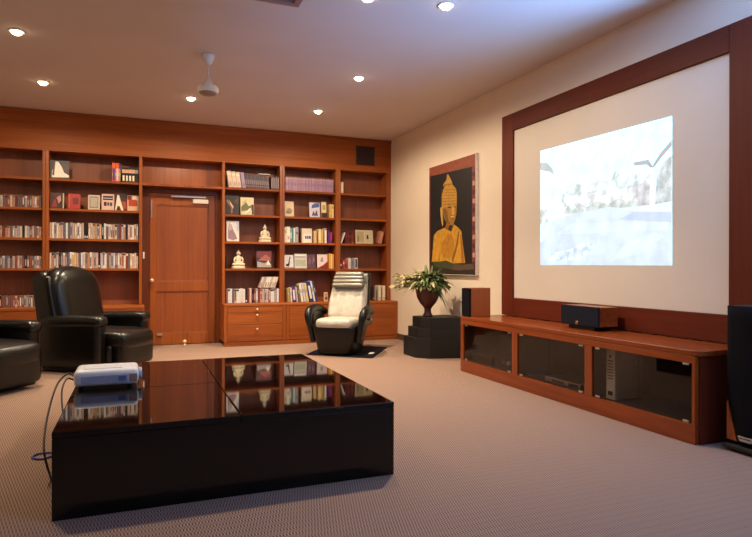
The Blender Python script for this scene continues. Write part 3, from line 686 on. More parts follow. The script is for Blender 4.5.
# ------------------------------------------------------------------ painting
XP = XW-.045
t = thing('painting', 'tall painting of a golden seated statue on black, above the plant', 'painting', (XW-.002, 6.7, 1.0))
y0, y1 = 7.296, 6.082
MB().box(XP, XW-.002, y1, y0, 1.012, 2.463, bev=.002).build('canvas', plain('canvas_edge', (.82, .74, .62), .7), t)
pt = MB()
def P(px, py, d): q = un(px, py, 'x', XP); q.x = XP-d; return q
def pl_(pts, col, d, rough=.6):
    m = plain('paint_'+col, col, rough, vary=.18, scale=18)
    pt.prism([P(*p, d) for p in pts], (d if d < .0005 else .0003, 0, 0), m)
def Z4(l): return [(425+x/7.673, 165+y/7.673) for x, y in l]
def Z5(l): return [(425+x/8.945, 220+y/8.945) for x, y in l]
pl_([(429.3, 168.3), (475.4, 153.4), (475.4, 275), (429.3, 273.9)], '0d0b0d', .0004)
pl_([(429.3, 168.3), (475.4, 153.4), (475.4, 165.8), (429.3, 176.6)], '8a4630', .0008)
pl_([(472.2, 166.5), (475.4, 165.8), (475.4, 274.6), (472.2, 273.8)], '7a3a36', .0008)
for i in range(11): pl_([(472.6, 172+i*9), (474.9, 171.5+i*9), (474.9, 176+i*9), (472.6, 176.5+i*9)], 'c49a86' if i % 2 else '4a1f22', .0011)
pl_([(429.3, 176.6), (430.9, 176.2), (430.9, 273.9), (429.3, 273.9)], '5a2420', .0008)
# ground: dark rocks and foliage
pl_(Z5([(40, 330), (140, 345), (250, 385), (350, 395), (446, 385), (446, 488), (55, 480)]), '2a2018', .0011)
pl_(Z5([(130, 400), (230, 385), (330, 400), (440, 390), (440, 440), (300, 450), (170, 430)]), '5a4636', .0014)
pl_(Z5([(60, 360), (180, 362), (260, 395), (240, 440), (90, 420)]), '3e4222', .0017)
# robe, arm, face, crown
pl_(Z5([(62, 372), (72, 250), (80, 140), (110, 100), (170, 72), (210, 60), (262, 40), (300, 70), (326, 100), (340, 220), (360, 385), (250, 388), (190, 362), (130, 372)]), 'c8912a', .0020)
pl_(Z5([(128, 372), (140, 260), (150, 200), (135, 290), (122, 372)]), '7a4a12', .0023)
pl_(Z5([(150, 200), (200, 130), (240, 120), (262, 200), (262, 290), (225, 340), (180, 345), (145, 300)]), 'b57a20', .0023)
pl_(Z5([(240, 342), (272, 250), (300, 100), (310, 104), (292, 240), (262, 345), (250, 385)]), '8a5a14', .0026)
pl_(Z5([(315, 130), (326, 130), (340, 230), (352, 380), (330, 382)]), '9a6418', .0026)
pl_(Z5([(180, 75), (200, 0), (260, 0), (262, 40), (236, 100), (206, 90)]), '8a5c1e', .0026)
pl_(Z5([(206, 88), (222, 40), (252, 55), (236, 104)]), '3a2410', .0029)
pl_(Z4([(130, 330), (130, 230), (150, 170), (168, 145), (140, 165), (142, 148), (165, 118), (172, 72), (180, 72), (204, 118), (216, 155), (238, 180), (246, 215), (246, 300), (240, 380), (226, 440), (205, 460), (175, 455), (150, 410)]), 'b98a34', .0032)
for r in range(6):
    yy = 190+r*22
    pl_(Z4([(128, yy), (244, yy-6), (244, yy-1), (128, yy+5)]), '8f6420', .0035)
pl_(Z4([(150, 120+28), (212, 140), (214, 150), (148, 160)]), '8f6420', .0035)
pl_(Z4([(168, 100), (188, 98), (190, 103), (166, 106)]), '8f6420', .0035)
pl_(Z4([(132, 330), (246, 300), (242, 380), (226, 440), (205, 458), (175, 452), (150, 405)]), 'a5762c', .0035)
pl_(Z4([(118, 330), (134, 320), (138, 380), (142, 450), (136, 472), (128, 440), (122, 390)]), 'c9a24a', .0038)
pl_(Z4([(172, 325), (192, 318), (208, 326), (192, 332)]), '4a2c10', .0038)
pl_(Z4([(222, 324), (234, 316), (242, 322), (234, 328)]), '4a2c10', .0038)
pl_(Z4([(168, 308), (190, 300), (210, 310), (190, 305)]), '6d4818', .0038)
pl_(Z4([(212, 318), (222, 318), (228, 372), (222, 382), (206, 378)]), 'cfa04a', .0038)
pl_(Z4([(192, 398), (212, 392), (228, 398), (212, 410)]), 'e0b860', .0038)
pl_(Z4([(186, 400), (212, 404), (232, 398), (212, 414)]), '6d3a14', .0041)
pl_(Z4([(158, 330), (172, 360), (182, 430), (200, 456), (175, 452), (150, 405), (140, 340)]), '7d5520', .0038)
pt.build('painted_picture', plain('paint_0d0b0d', '0d0b0d'), t)

# ------------------------------------------------------------------ media cabinet under the screen
CX0, CY0, CY1 = 3.222, 2.66, 5.573
cab = thing('media_cabinet', 'long low cherry wood media cabinet with smoked glass doors under the screen', 'cabinet', (3.49, 4.1, 0))
rc = .07
top = [(CX0-.002, CY1, .553), (CX0-.002, CY0+rc, .553)] + [(CX0-.002+rc*(1-math.cos(a*PI/10)), CY0+rc*(1-math.sin(a*PI/10)), .553) for a in range(1, 6)] + [(XW-.046, CY0, .553), (XW-.046, CY1, .553)]
MB().prism(top, (0, 0, .034), bev=.004).build('worktop', W_Y, cab)
fr = MB()
fr.box(CX0, CX0+.03, CY0+.03, CY1, .505, .551, bev=.002)
fr.box(CX0, CX0+.03, CY0+.03, CY1, .002, .125, bev=.002)
fr.build('front_rails', W_Y, cab)
for a, b2 in ((5.517, CY1), (4.552, 4.634), (3.592, 3.674), (CY0+.031, 2.714)):
    MB().box(CX0-.001, CX0+.03, a, b2, .1255, .5045, bev=.002).build('stile', W_YZ, cab)
ed = MB().box(CX0+.031, XW-.05, CY0+.02, CY0+.05, .002, .552, bev=.003).build('end_panel', W_FRAME, cab)
MB().box(CX0+.031, XW-.05, CY1-.03, CY1, .002, .552, bev=.003).build('end_panel', W_FRAME, cab)
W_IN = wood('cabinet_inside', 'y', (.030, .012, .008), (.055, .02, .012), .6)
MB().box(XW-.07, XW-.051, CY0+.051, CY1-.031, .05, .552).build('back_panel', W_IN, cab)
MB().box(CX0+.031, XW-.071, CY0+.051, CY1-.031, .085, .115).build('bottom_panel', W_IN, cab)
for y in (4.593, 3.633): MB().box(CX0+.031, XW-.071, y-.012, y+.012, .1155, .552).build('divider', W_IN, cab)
for a, b2 in ((4.634, 5.517), (3.674, 4.552), (2.714, 3.592)):
    m_ = (a+b2)/2
    for c, e, hy in ((a+.002, m_-.0015, a+.05), (m_+.0015, b2-.002, b2-.05)):
        g = MB().box(CX0+.010, CX0+.016, c, e, .127, .503, bev=.001).build('glass_door', M_SMOKE, cab)
        for za, zb_ in ((.128, .143), (.490, .502)):
            tag(MB().box(CX0+.003, CX0+.0098, hy-.022, hy+.022, za, zb_, bev=.002).build('hinge', M_SILVER, g), 'small silver hinge')
# things behind the glass
pc = thing('computer_tower', 'slim white upright computer tower behind smoked glass, right compartment', 'computer', (3.42, 3.485, .1155))
MB().box(3.30, 3.58, 3.44, 3.53, .116, .495, bev=.008).build('case', plain('ivory_case', (.80, .76, .66), .45), pc)
q = MB()
for i in range(7): q.box(3.2965, 3.2998, 3.458, 3.512, .27+i*.022, .279+i*.022)
q.build('vents', plain('vent_grey', (.16, .15, .13), .6), pc)
tag(MB().box(3.2965, 3.2998, 3.462, 3.508, .150, .18).box(3.2965, 3.2998, 3.475, 3.495, .43, .45).build('ports', M_BLACK, pc), 'dark ports')
dv = thing('disc_player', 'flat silver disc player in the middle glass compartment', 'player', (3.42, 4.03, .1155))
MB().box(3.30, 3.56, 3.81, 4.255, .121, .168, bev=.003).build('case', M_SILVER, dv)
MB().box(3.2965, 3.2998, 4.0, 4.16, .140, .152).build('tray', M_BLACK, dv); MB().box(3.2965, 3.2998, 3.83, 3.95, .128, .158).build('display', M_BLACK, dv)
q = MB()
for x_ in (3.33, 3.53):
    for y_ in (3.84, 4.22): q.lathe([(.012, 0), (.012, .005), (0, .0055)], c=(x_, y_, .1153), seg=10)
q.build('feet', M_BLACK, dv)
bx = thing('set_top_box', 'small blue-black box left of the silver disc player', 'set-top box', (3.42, 4.40, .1155))
MB().box(3.31, 3.52, 4.30, 4.53, .116, .158, bev=.004).build('case', plain('blue_black', (.02, .028, .06), .4), bx)
MB().box(3.3065, 3.3098, 4.33, 4.42, .13, .145).build('display', M_BLACK, bx)
am = thing('amplifier', 'black amplifier with a silver knob behind the left glass doors', 'amplifier', (3.42, 4.90, .1155))
MB().box(3.31, 3.62, 4.68, 5.05, .121, .262, bev=.004).build('case', plain('amp_black', (.022, .02, .02), .4), am)
for y_, r_ in ((4.80, .022), (4.87, .014)):
    M = Matrix.Translation((3.31, y_, .19)) @ Matrix.Rotation(-PI/2, 4, 'Y')
    MB().lathe([(r_, 0), (r_, .018), (r_*.8, .022), (0, .022)], m=M_SILVER, M=M, seg=16).build('knob', M_SILVER, am)
q = MB()
for x_ in (3.34, 3.59):
    for y_ in (4.71, 5.02): q.lathe([(.014, 0), (.014, .005), (0, .0055)], c=(x_, y_, .1153), seg=10)
q.build('feet', M_BLACK, am)
vr = thing('video_recorder', 'dark video recorder beside the amplifier in the left compartment', 'recorder', (3.42, 5.28, .1155))
MB().box(3.31, 3.60, 5.10, 5.48, .116, .205, bev=.004).build('case', plain('recorder_brown', (.05, .03, .022), .45), vr)
MB().box(3.3065, 3.3098, 5.22, 5.42, .165, .188).build('slot', M_BLACK, vr)

# speakers
ZT = .5875
sp = thing('bookshelf_speaker', 'cherry wood bookshelf speaker with black front on the cabinet left end', 'speaker', (3.37, 5.49, ZT))
MB().box(3.256, 3.49, 5.412, 5.570, ZT+.0005, .890, bev=.003).build('cabinet_box', W_DOOR, sp)
MB().box(3.230, 3.2555, 5.414, 5.568, ZT+.0005, .887, bev=.004).build('grille', M_GRILLE, sp)
cs = thing('center_speaker', 'black fronted center speaker with wood sides on a small stand under the screen', 'speaker', (3.56, 4.0, ZT))
MB().box(3.472, 3.66, 3.783, 4.228, .622, .782, bev=.003).build('cabinet_box', W_Y, cs)
MB().box(3.45, 3.4715, 3.778, 4.233, .620, .784, bev=.005).build('grille', M_NAVYGR, cs)
st = MB()
st.box(3.475, 3.64, 3.85, 4.16, ZT+.0005, .6215, bev=.004)
st.build('stand', M_BLACK, cs)
e_ = MB(); M = Matrix.Translation((3.4495, 4.03, .641)) @ Matrix.Rotation(-PI/2, 4, 'Y')
e_.lathe([(.017, 0), (.017, .003), (.012, .005), (0, .006)], m=M_BRASS, M=M, seg=16)
tag(e_.build('badge', M_BRASS, cs), 'round gold badge')

fs = thing('floor_speaker', 'tall black floor-standing speaker with orange wood cheeks at the right edge', 'speaker', (3.50, 2.46, 0))
X0, X1, Y0, Y1 = 3.335, 3.66, 2.30, 2.575
body = MB().box(X0+.02, X1, Y0+.01, Y1-.01, .046, .878, bev=.02, seg=3)
body.build('cabinet_box', M_BLACK, fs)
gr = MB()
# curved front baffle, narrowing to the foot
prof = []
for i in range(13):
    s_ = i/12; z = .065+s_*.81
    wd = (.065+.0725*min(1, s_*3.2)) if s_ < .32 else .1375
    prof.append((z, wd))
b = bmesh.new(); rows = []
yc = (Y0+Y1)/2
for z, wd in prof:
    rows.append([b.verts.new((X0+.019-(.032)*math.cos(u*PI/2)*.9, yc+u*wd, z)) for u in [-1, -.75, -.5, -.25, 0, .25, .5, .75, 1]])
for r0, r1 in zip(rows, rows[1:]):
    for i in range(8): b.faces.new([r0[i], r0[i+1], r1[i+1], r1[i]]).smooth = True
back = [[b.verts.new((X0+.0195, v.co.y, v.co.z)) for v in (r[0], r[-1])] for r in rows]
for (r0, k0), (r1, k1) in zip(zip(rows, back), list(zip(rows, back))[1:]):
    b.faces.new([r0[0], r1[0], k1[0], k0[0]]); b.faces.new([r0[-1], k0[1], k1[1], r1[-1]]); b.faces.new([k0[0], k1[0], k1[1], k0[1]])
b.faces.new(rows[-1]+[back[-1][1], back[-1][0]]); b.faces.new(rows[0]+[back[0][1], back[0][0]])
gr.merge(b, M_GRILLE); gr.build('grille', M_GRILLE, fs)
for sg in (-1, 1):
    MB().prism([(X0+.008, yc+sg*.068, .065), (X0+.008, yc+sg*.132, .065), (X0+.008, yc+sg*.132, .30)], (.0105, 0, 0), M_ORANGE).build('cheek', M_ORANGE, fs)
MB().box(X0-.018, X1, Y0-.005, Y1+.005, .012, .045, bev=.01).build('plinth', M_BLACK, fs)
q = MB()
for x_ in (X0+.03, X1-.04):
    for y_ in (Y0+.03, Y1-.03): q.lathe([(.004, .0005), (.014, .006), (.014, .0125)], c=(x_, y_, 0), seg=10)
q.build('feet', M_BLACK, fs)
M = Matrix.Translation((X0-.012, yc, .088))
bd = MB().prism([(0, -.05, .018), (0, .05, .018), (0, .036, -.012), (0, -.036, -.012)], (.016, 0, 0), M_SILVER, M=M, bev=.003)
bd.prism([(-.001, -.038, .010), (-.001, .038, .010), (-.001, .034, .004), (-.001, -.034, .004)], (.002, 0, 0), M_BLACK, M=M)
tag(bd.build('badge', M_SILVER, fs), 'small silver badge')

# ------------------------------------------------------------------ stepped plinth and plant in the corner
st = thing('stepped_plinth', 'black stepped plinth in the corner under the potted plant', 'plinth', (3.4, 6.7, 0))
A, B, C_, D_ = Vector((3.172, 6.93, 0)), Vector((3.166, 6.585, 0)), Vector((3.30, 6.44, 0)), Vector((3.70, 6.34, 0))
for i, (z0_, z1_) in enumerate(((.002, .243), (.244, .368), (.369, .497))):
    dx = .034*i; bk = .06*i
    pts = [A+Vector((dx, -bk, z0_)), B+Vector((dx, 0, z0_)), C_+Vector((0, 0, z0_)), D_+Vector((0, 0, z0_)), Vector((XW-.025, 6.36, z0_)), Vector((XW-.025, 6.93-bk, z0_))]
    MB().prism(pts, (0, 0, z1_-z0_), M_BLACK, bev=.003).build('tier', M_BLACK, st)
UX, UY, UZ = 3.37, 6.64, .4975
pn = thing('potted_plant', 'variegated leafy plant in a dark red urn on the black plinth', 'plant', (UX, UY, UZ))
US = 1.16
urn = MB().lathe([(.062, 0), (.066, .008), (.058, .02), (.045, .04), (.042, .075), (.055, .10), (.10, .145), (.135, .20), (.152, .27), (.158, .325), (.168, .335), (.168, .35), (.150, .352), (.140, .325)], m=M_URN, seg=32)
urn.bm.transform(Matrix.Diagonal((US*.86, US*.86, US, 1)))
urn.build('urn', M_URN, pn, local=True)
MB().lathe([(.138, .370), (.13, .378), (.06, .384), (0, .384)], m=M_SOIL, seg=20).build('soil', M_SOIL, pn, local=True)
def leaf(bm_, base, dirv, length, width, droop, m, roll=0):
    b = bmesh.new(); n = 7; d = Vector(dirv).normalized()
    side = d.cross(Vector((0, 0, 1)));
    if side.length < .1: side = Vector((1, 0, 0))
    side.normalize(); side = Matrix.Rotation(roll, 3, d) @ side
    L, C2, R2 = [], [], []
    for i in range(n+1):
        s_ = i/n; p = Vector(base)+d*length*s_+Vector((0, 0, -droop*length*s_*s_))
        wd = width*math.sin(PI*min(1, s_*.92+.08))**.8
        nrm = side.cross(d)
        L.append(b.verts.new(p-side*wd/2+nrm*wd*.12)); C2.append(b.verts.new(p)); R2.append(b.verts.new(p+side*wd/2+nrm*wd*.12))
    for i in range(n):
        b.faces.new([L[i], C2[i], C2[i+1], L[i+1]]).smooth = True; b.faces.new([C2[i], R2[i], R2[i+1], C2[i+1]]).smooth = True
    # real leaf thickness
    r_ = bmesh.ops.extrude_face_region(b, geom=list(b.faces))
    for v_ in r_['geom']:
        if isinstance(v_, bmesh.types.BMVert): v_.co += Vector((0, 0, -.0012))
    bm_.merge(b, m)
rg = random.Random(5)
fo = MB(); fo._mi(M_LEAFG)
VIEW = Vector((-.9276, .3735, 0))   # towards the left of the picture
for i in range(230):
    a = rg.uniform(0, 2*PI); el = rg.uniform(.15, 1.35)
    dv_ = Vector((math.cos(a)*math.cos(el), math.sin(a)*math.cos(el), math.sin(el)))
    r0 = rg.uniform(0, .10); bs = (math.cos(a)*r0, math.sin(a)*r0, .33+rg.uniform(0, .10))
    ln_ = rg.uniform(.10, .24)
    if UX+1.22*(bs[0]+dv_.x*ln_) > XW-.03: ln_ = max(.05, ((XW-.03-UX)/1.22-bs[0])/max(.05, dv_.x))
    if UX+1.22*(bs[0]+dv_.x*ln_) > XW-.03: continue
    leftness = dv_.dot(VIEW)
    m = M_LEAFC if (leftness > .25 and rg.random() < .75) or rg.random() < .12 else M_LEAFG
    leaf(fo, bs, dv_, ln_, rg.uniform(.025, .05), rg.uniform(.2, .9), m, rg.uniform(-.6, .6))
for i in range(34):   # long pale sprays reaching out on the left
    s_ = rg.uniform(-.7, .7); dv_ = (VIEW + Vector((.3735, .9276, 0))*s_*.6 + Vector((0, 0, rg.uniform(.0, .75)))).normalized()
    L_ = rg.uniform(.2, .36); b0 = Vector((0, 0, .36))
    pts = [b0+dv_*L_*k_/5+Vector((0, 0, -.25*L_*(k_/5)**2)) for k_ in range(6)]
    fo.tube(pts, [.003, .003, .0025, .0025, .002, .0012], M_LEAFC, seg=5)
    for k_ in range(2, 6):
        for sg in (-1, 1):
            dd = (dv_ + Vector((.3735, .9276, 0))*sg*.7+Vector((0, 0, rg.uniform(-.2, .5)))).normalized()
            leaf(fo, pts[k_], dd, rg.uniform(.05, .09), rg.uniform(.016, .028), .4, M_LEAFC if rg.random() < .85 else M_LEAFG, rg.uniform(-.8, .8))
for i in range(12):   # long leaves arching over on the right and front
    a = -.9+rg.uniform(-.7, .5); dv_ = Vector((math.cos(a)*.8, math.sin(a), rg.uniform(.1, .7))).normalized()
    ln_ = rg.uniform(.16, .26)
    leaf(fo, (0, 0, .35), dv_, ln_, .045, rg.uniform(.7, 1.4), M_LEAFG if i % 3 else M_LEAFC, rg.uniform(-.5, .5))
for i in range(240):  # dense dome of small leaves spilling over the rim
    a = rg.uniform(0, 2*PI); q_ = rg.uniform(0, 1)
    rr = .05+.115*math.sqrt(rg.uniform(0, 1)); zz = .33+.17*math.cos(rr/.165*PI/2)*rg.uniform(.55, 1.05)
    c = Vector((math.cos(a)*rr, math.sin(a)*rr, zz))
    dd = Vector((math.cos(a+rg.uniform(-.9, .9)), math.sin(a+rg.uniform(-.9, .9)), rg.uniform(-.5, .7)))
    leaf(fo, c, dd, rg.uniform(.05, .095), rg.uniform(.024, .042), rg.uniform(.2, .8), M_LEAFC if rg.random() < (.35 if dd.dot(VIEW) > .3 else .10) else M_LEAFG, rg.uniform(-.9, .9))
for i in range(14):
    a = -1.2+rg.uniform(-.6, .6); c = Vector((math.cos(a)*.13, math.sin(a)*.13, .38+rg.uniform(-.03, .05)))
    for k_ in range(5): leaf(fo, c, (math.cos(k_*1.256), math.sin(k_*1.256), .5), .03, .02, .3, M_LEAFP)
fo.bm.transform(Matrix.Translation((0, 0, .05+.38)) @ Matrix.Diagonal((1.22, 1.22, 1.12, 1)) @ Matrix.Translation((0, 0, -.38)))
tag(fo.build('foliage', M_LEAFG, pn, local=True), 'green and cream leaves')

# ------------------------------------------------------------------ coffee table, projector, cords
TX0, TX1, TY0, TY1, TZ = -.338, 1.276, 2.905, 4.815, .387
tb = thing('coffee_table', 'large low black lacquer coffee table with a four panel glossy top', 'coffee table', ((TX0+TX1)/2, (TY0+TY1)/2, 0))
xm, ym, g = .472, 3.80, .0015
MB().box(TX0+.001, TX1-.001, TY0+.001, TY1-.001, .0008, TZ-.0305, bev=.002).build('base', M_LACQ, tb)
for a, b2 in ((TX0, xm-g), (xm+g, TX1)):
    for c, e in ((TY0, ym-g), (ym+g, TY1)):
        MB().box(a, b2, c, e, TZ-.030, TZ, bev=.005, seg=3).build('top_panel', M_LACQ, tb)
pj = thing('projector', 'white video projector on the left of the black coffee table', 'projector', (-.16, 3.96, TZ))
px0, px1, py0, py1, pz0, pz1 = -.335, .015, 3.83, 4.10, TZ+.018, TZ+.112
bd = MB(); bd.rbox((px0+px1)/2, (py0+py1)/2, (pz0+pz1)/2, px1-px0, py1-py0, pz1-pz0, .028, M_WHITEPL, n=5)
bd.build('case', M_WHITEPL, pj)
MB().box(px0+.04, px1-.06, py0-.0025, py0+.004, pz0+.018, pz1-.034, bev=.001).build('side_panel', M_GREYPL, pj)
q = MB()
for i in range(4, 5): q.box(px0+.06+i*.045, px0+.10+i*.045, py0-.0045, py0-.0022, pz0+.025, pz1-.04, plain('blue_grey_slot', (.16, .2, .42), .4))
q.build('vents', None, pj)
M = Matrix.Translation((px1-.004, 3.93, pz0+.048)) @ Matrix.Rotation(PI/2, 4, 'Y')
MB().lathe([(.036, 0), (.036, .02), (.030, .024), (.028, .016), (0, .012)], m=M_GREYPL, M=M).build('lens', M_GREYPL, pj)
MB().box(px1-.05, px1-.006, py0-.004, py0+.006, pz0+.02, pz1-.03, bev=.003).build('front_corner', plain('rosy_plastic', (.45, .27, .22), .4), pj)
MB().box(px0+.05, px1-.09, py0+.05, py1-.05, pz1-.002, pz1+.004, bev=.002).build('lid_panel', M_WHITEPL, pj)
for x_ in (px0+.035, px1-.05):
    for y_ in (py0+.04, py1-.05): MB().lathe([(.012, 0), (.012, .02), (.008, .024)], c=(x_, y_, TZ+.0003), seg=12).build('foot', M_BLACK, pj)
def spline(pts, n=8):
    P_ = [Vector(p) for p in pts]; out = []
    for i in range(len(P_)-1):
        p0, p1, p2, p3 = P_[max(i-1, 0)], P_[i], P_[i+1], P_[min(i+2, len(P_)-1)]
        for k_ in range(n):
            t_ = k_/n
            out.append(.5*((2*p1)+(-p0+p2)*t_+(2*p0-5*p1+4*p2-p3)*t_*t_+(-p0+3*p1-3*p2+p3)*t_**3))
    return out+[P_[-1]]
cd = MB(); cd.tube(spline([(px0-.007, 3.98, TZ+.06), (-.38, 4.0, TZ+.075), (-.43, 3.93, TZ+.02), (-.45, 3.7, .28), (-.435, 3.45, .17), (-.40, 3.38, .06), (-.37, 3.3, .008), (-.36, 3.15, .007)]), .0055, M_CORD)
tag(cd.build('power_cord', M_CORD), 'black cord looping from the projector down the table side', 'cord')
cd = MB(); cd.tube(spline([(px0-.006, 3.92, TZ+.05), (-.375, 3.90, TZ+.06), (-.39, 3.80, TZ+.006), (-.365, 3.62, .30), (-.352, 3.60, .2), (-.352, 3.64, .05), (-.352, 3.70, .007), (-.352, 3.76, .007)]), .0045, M_CORD)
tag(cd.build('signal_cable', M_CORD), 'thin second cable hanging close against the table side', 'cable')
cd = MB(); cd.tube(spline([(-.345, 3.93, .006), (-.40, 3.97, .012), (-.44, 3.92, .007), (-.49, 3.86, .007), (-.55, 3.9, .007), (-.535, 3.97, .007), (-.46, 3.97, .008), (-.40, 3.905, .014), (-.352, 3.88, .007)]), .006, M_BLUECORD)
tag(cd.build('cable_loop', M_BLUECORD), 'small blue cable loop lying on the carpet by the table', 'cable')

# ------------------------------------------------------------------ leather armchairs (two alike)
def make_armchair(label):
    t = thing('armchair', label, 'armchair', (0, 0, 0), 0, 'black leather club armchairs')
    MB().box(-.40, .36, -.36, .36, .004, .05, bev=.01).build('plinth', M_BLACK, t, local=True)
    def tap(p): return (p.x, p.y, p.z)
    b = MB(); b.rbox(0.0, 0, .175, .80, .62, .25, .05, M_LEATH, n=5); b.build('seat_base', M_LEATH, t, local=True)
    b = MB(); b.rbox(.12, 0, .335, .82, .56, .19, .07, M_LEATH, n=7, puff=.10,
                     fn=lambda p: (p.x, p.y, p.z-(.25*max(0, p.x-.30)**1.0 if p.z < 0 else .05*max(0, p.x-.2))))
    b.rbox(.46, 0, .19, .13, .56, .28, .055, M_LEATH, n=5)
    b.build('seat_cushion', M_LEATH, t, local=True)
    for sg in (-1, 1):
        a = MB(); a.rbox(-.02, sg*.36, .30, .74, .15, .50, .05, M_LEATH, n=6)
        arm = a.build('armrest', M_LEATH, t, local=True)
        a = MB(); a.rbox(.0, sg*.36, .53, .75, .175, .12, .058, M_LEATH, n=7, puff=.03, fn=lambda p: (p.x, p.y, p.z+.03*(p.x)-.05*max(0, p.x-.25)))
        a.build('arm_pad', M_LEATH, arm, local=True)
    def lean(p):
        z = p.z+.40; return (p.x-.24*z*.75-.03*z*z, p.y*(1-.10*max(0, (z-.55))/.3), p.z)
    b = MB(); b.rbox(-.34, 0, .66, .22, .70, .80, .095, M_LEATH, n=9, puff=.06, fn=lean); b.build('backrest', M_LEATH, t, local=True)
    def bc(p):
        z = p.z+.32; fold = .012*math.sin(p.y*17+p.z*9)*max(0, 1-abs(p.z+.24)/.12)*(1 if p.x > 0 else 0)
        return (p.x-.24*z*.75-.04*z*z+.10*max(0, .12-z)+fold, p.y*(1-.22*max(0, (z-.46)/.2)**2), p.z+.03*(1-(p.y/.33)**2)*(1 if p.z > .2 else 0))
    b = MB(); b.rbox(-.235, 0, .745, .22, .68, .64, .10, M_LEATH, n=10, puff=.12, fn=bc); b.build('back_cushion', M_LEATH, t, local=True)
    for sg in (-1, 1):
        b = MB(); b.rbox(-.30, sg*.335, .72, .26, .07, .58, .034, M_LEATH, n=6, fn=lambda p: (p.x*(1-.25*(p.z+.29))-.24*(p.z+.45)*.75, p.y, p.z)); b.build('wing', M_LEATH, t, local=True)
    return t
a1 = make_armchair('black leather armchair behind the projector, in front of the tape shelves')
a1.location = (-.39, 7.23, 0); a1.rotation_euler = (0, 0, math.radians(-36))
a2 = copy_tree(a1); a2.location = (-1.375, 6.32, 0); a2['label'] = 'black leather armchair cut off by the left edge of the photo'

# ------------------------------------------------------------------ recliner on its mat
mt = MB(); c0, c1, c2 = Vector((1.995, 7.285, .001)), Vector((2.66, 6.72, .001)), Vector((3.226, 7.58, .001)); c3 = c0+c2-c1
c3 = Vector((2.52, 8.12, .001))
mt.prism([c0, c1, c2, c3], (0, 0, .008), M_MAT, bev=.002)
tag(mt.build('floor_mat', M_MAT), 'dark navy floor mat under the black recliner', 'mat')
pp = MB(); pc_ = un(371.5, 353.2, 'z', .01)
pp.box(-.075, .075, -.03, .03, .0005, .0025, M_PAPER, M=Matrix.Translation((pc_.x, pc_.y, .0095)) @ Matrix.Rotation(math.radians(58), 4, 'Z'))
tag(pp.build('paper_slip', M_PAPER), 'white paper slip on the mat beside the recliner', 'paper')
rcl = thing('recliner', 'black leather recliner with pale seat and pleated headrest on a dark mat', 'recliner', (2.46, 7.30, .0095), math.radians(-126))
rcl.scale = (.96, .92, 1.0)
L2 = M_LEATH2
# bucket base: narrow at the foot, wide at the arms
b = bmesh.new(); rings = []
for z, hx0, hx1, hy in ((.0, -.24, .30, .235), (.03, -.26, .325, .25), (.12, -.29, .35, .275), (.24, -.32, .375, .30), (.34, -.34, .39, .325), (.375, -.33, .38, .315)):
    ring = []
    for k_ in range(32):
        a = 2*PI*k_/32; ca, sa = math.cos(a), math.sin(a); e = .35
        xx = abs(ca)**e*(1 if ca > 0 else -1); yy = abs(sa)**e*(1 if sa > 0 else -1)
        ring.append(b.verts.new(((hx0+hx1)/2+xx*(hx1-hx0)/2, yy*hy, z)))
    rings.append(ring)
for r0, r1 in zip(rings, rings[1:]):
    for k_ in range(32): b.faces.new([r0[k_], r0[(k_+1) % 32], r1[(k_+1) % 32], r1[k_]]).smooth = True
b.faces.new(rings[0][::-1]); b.faces.new(rings[-1])
q = MB(); q.merge(b, L2); q.build('base', L2, rcl, local=True)
b = MB(); b.rbox(.07, 0, .385, .64, .50, .13, .055, M_PALE, n=8, puff=.08, fn=lambda p: (p.x, p.y, p.z+.03*p.x)); tag(b.build('seat_cushion', M_PALE, rcl, local=True), 'pale seat cushion')
def rl(p): return (p.x-.38*(p.z+.30), p.y, p.z)
b = MB(); b.rbox(-.20, 0, .65, .13, .54, .46, .055, M_PALE, n=10, puff=.10, fn=lambda p: (p.x-.5*(p.z+.23)+.012*math.sin(p.y*38)*math.cos(p.z*9)*(1 if p.x > 0 else 0), p.y*(1-.12*(p.z+.23)), p.z)); tag(b.build('back_cushion', M_PALE, rcl, local=True), 'pale wrinkled back cushion')
b = MB(); b.rbox(-.275, 0, .64, .09, .61, .78, .04, L2, n=8, fn=lambda p: (p.x-.5*(p.z+.23), p.y*(1-.14*max(0, p.z)/.4), p.z)); b.build('back_shell', L2, rcl, local=True)
hr = MB()
for i in range(4):
    z = .862+i*.048; hr.rbox(-.32-.02*i, 0, z, .13-.008*i, .47-.012*i*i*.5, .062, .029, M_HEAD, n=7, puff=.03, fn=lambda p: (p.x-.3*p.z, p.y, p.z))
hr.build('headrest', M_HEAD, rcl, local=True)
for sg in (-1, 1):
    a = MB()
    pts = spline([(-.30, sg*.345, .50), (-.12, sg*.385, .555), (.10, sg*.40, .555), (.24, sg*.395, .52), (.285, sg*.375, .42), (.27, sg*.345, .30), (.25, sg*.32, .16)], 6)
    n_ = len(pts); rr = [.042+.018*math.sin(PI*min(1, i/(n_*.7))) if i < n_*.7 else .042 for i in range(n_)]
    a.tube(pts, rr, L2, seg=14)
    arm = a.build('armrest', L2, rcl, local=True)
    MB().rbox(-.04, sg*.36, .44, .46, .035, .18, .016, L2, n=4).build('side_panel', L2, arm, local=True)
M = Matrix.Translation((.06, .425, .44)) @ Matrix.Rotation(-PI/2, 4, 'X')
tag(MB().lathe([(.012, -.03), (.012, .012), (.02, .016), (.02, .028), (0, .030)], m=M_SILVER, M=M, seg=14).build('side_knob', M_SILVER, rcl, local=True), 'small silver side knob')

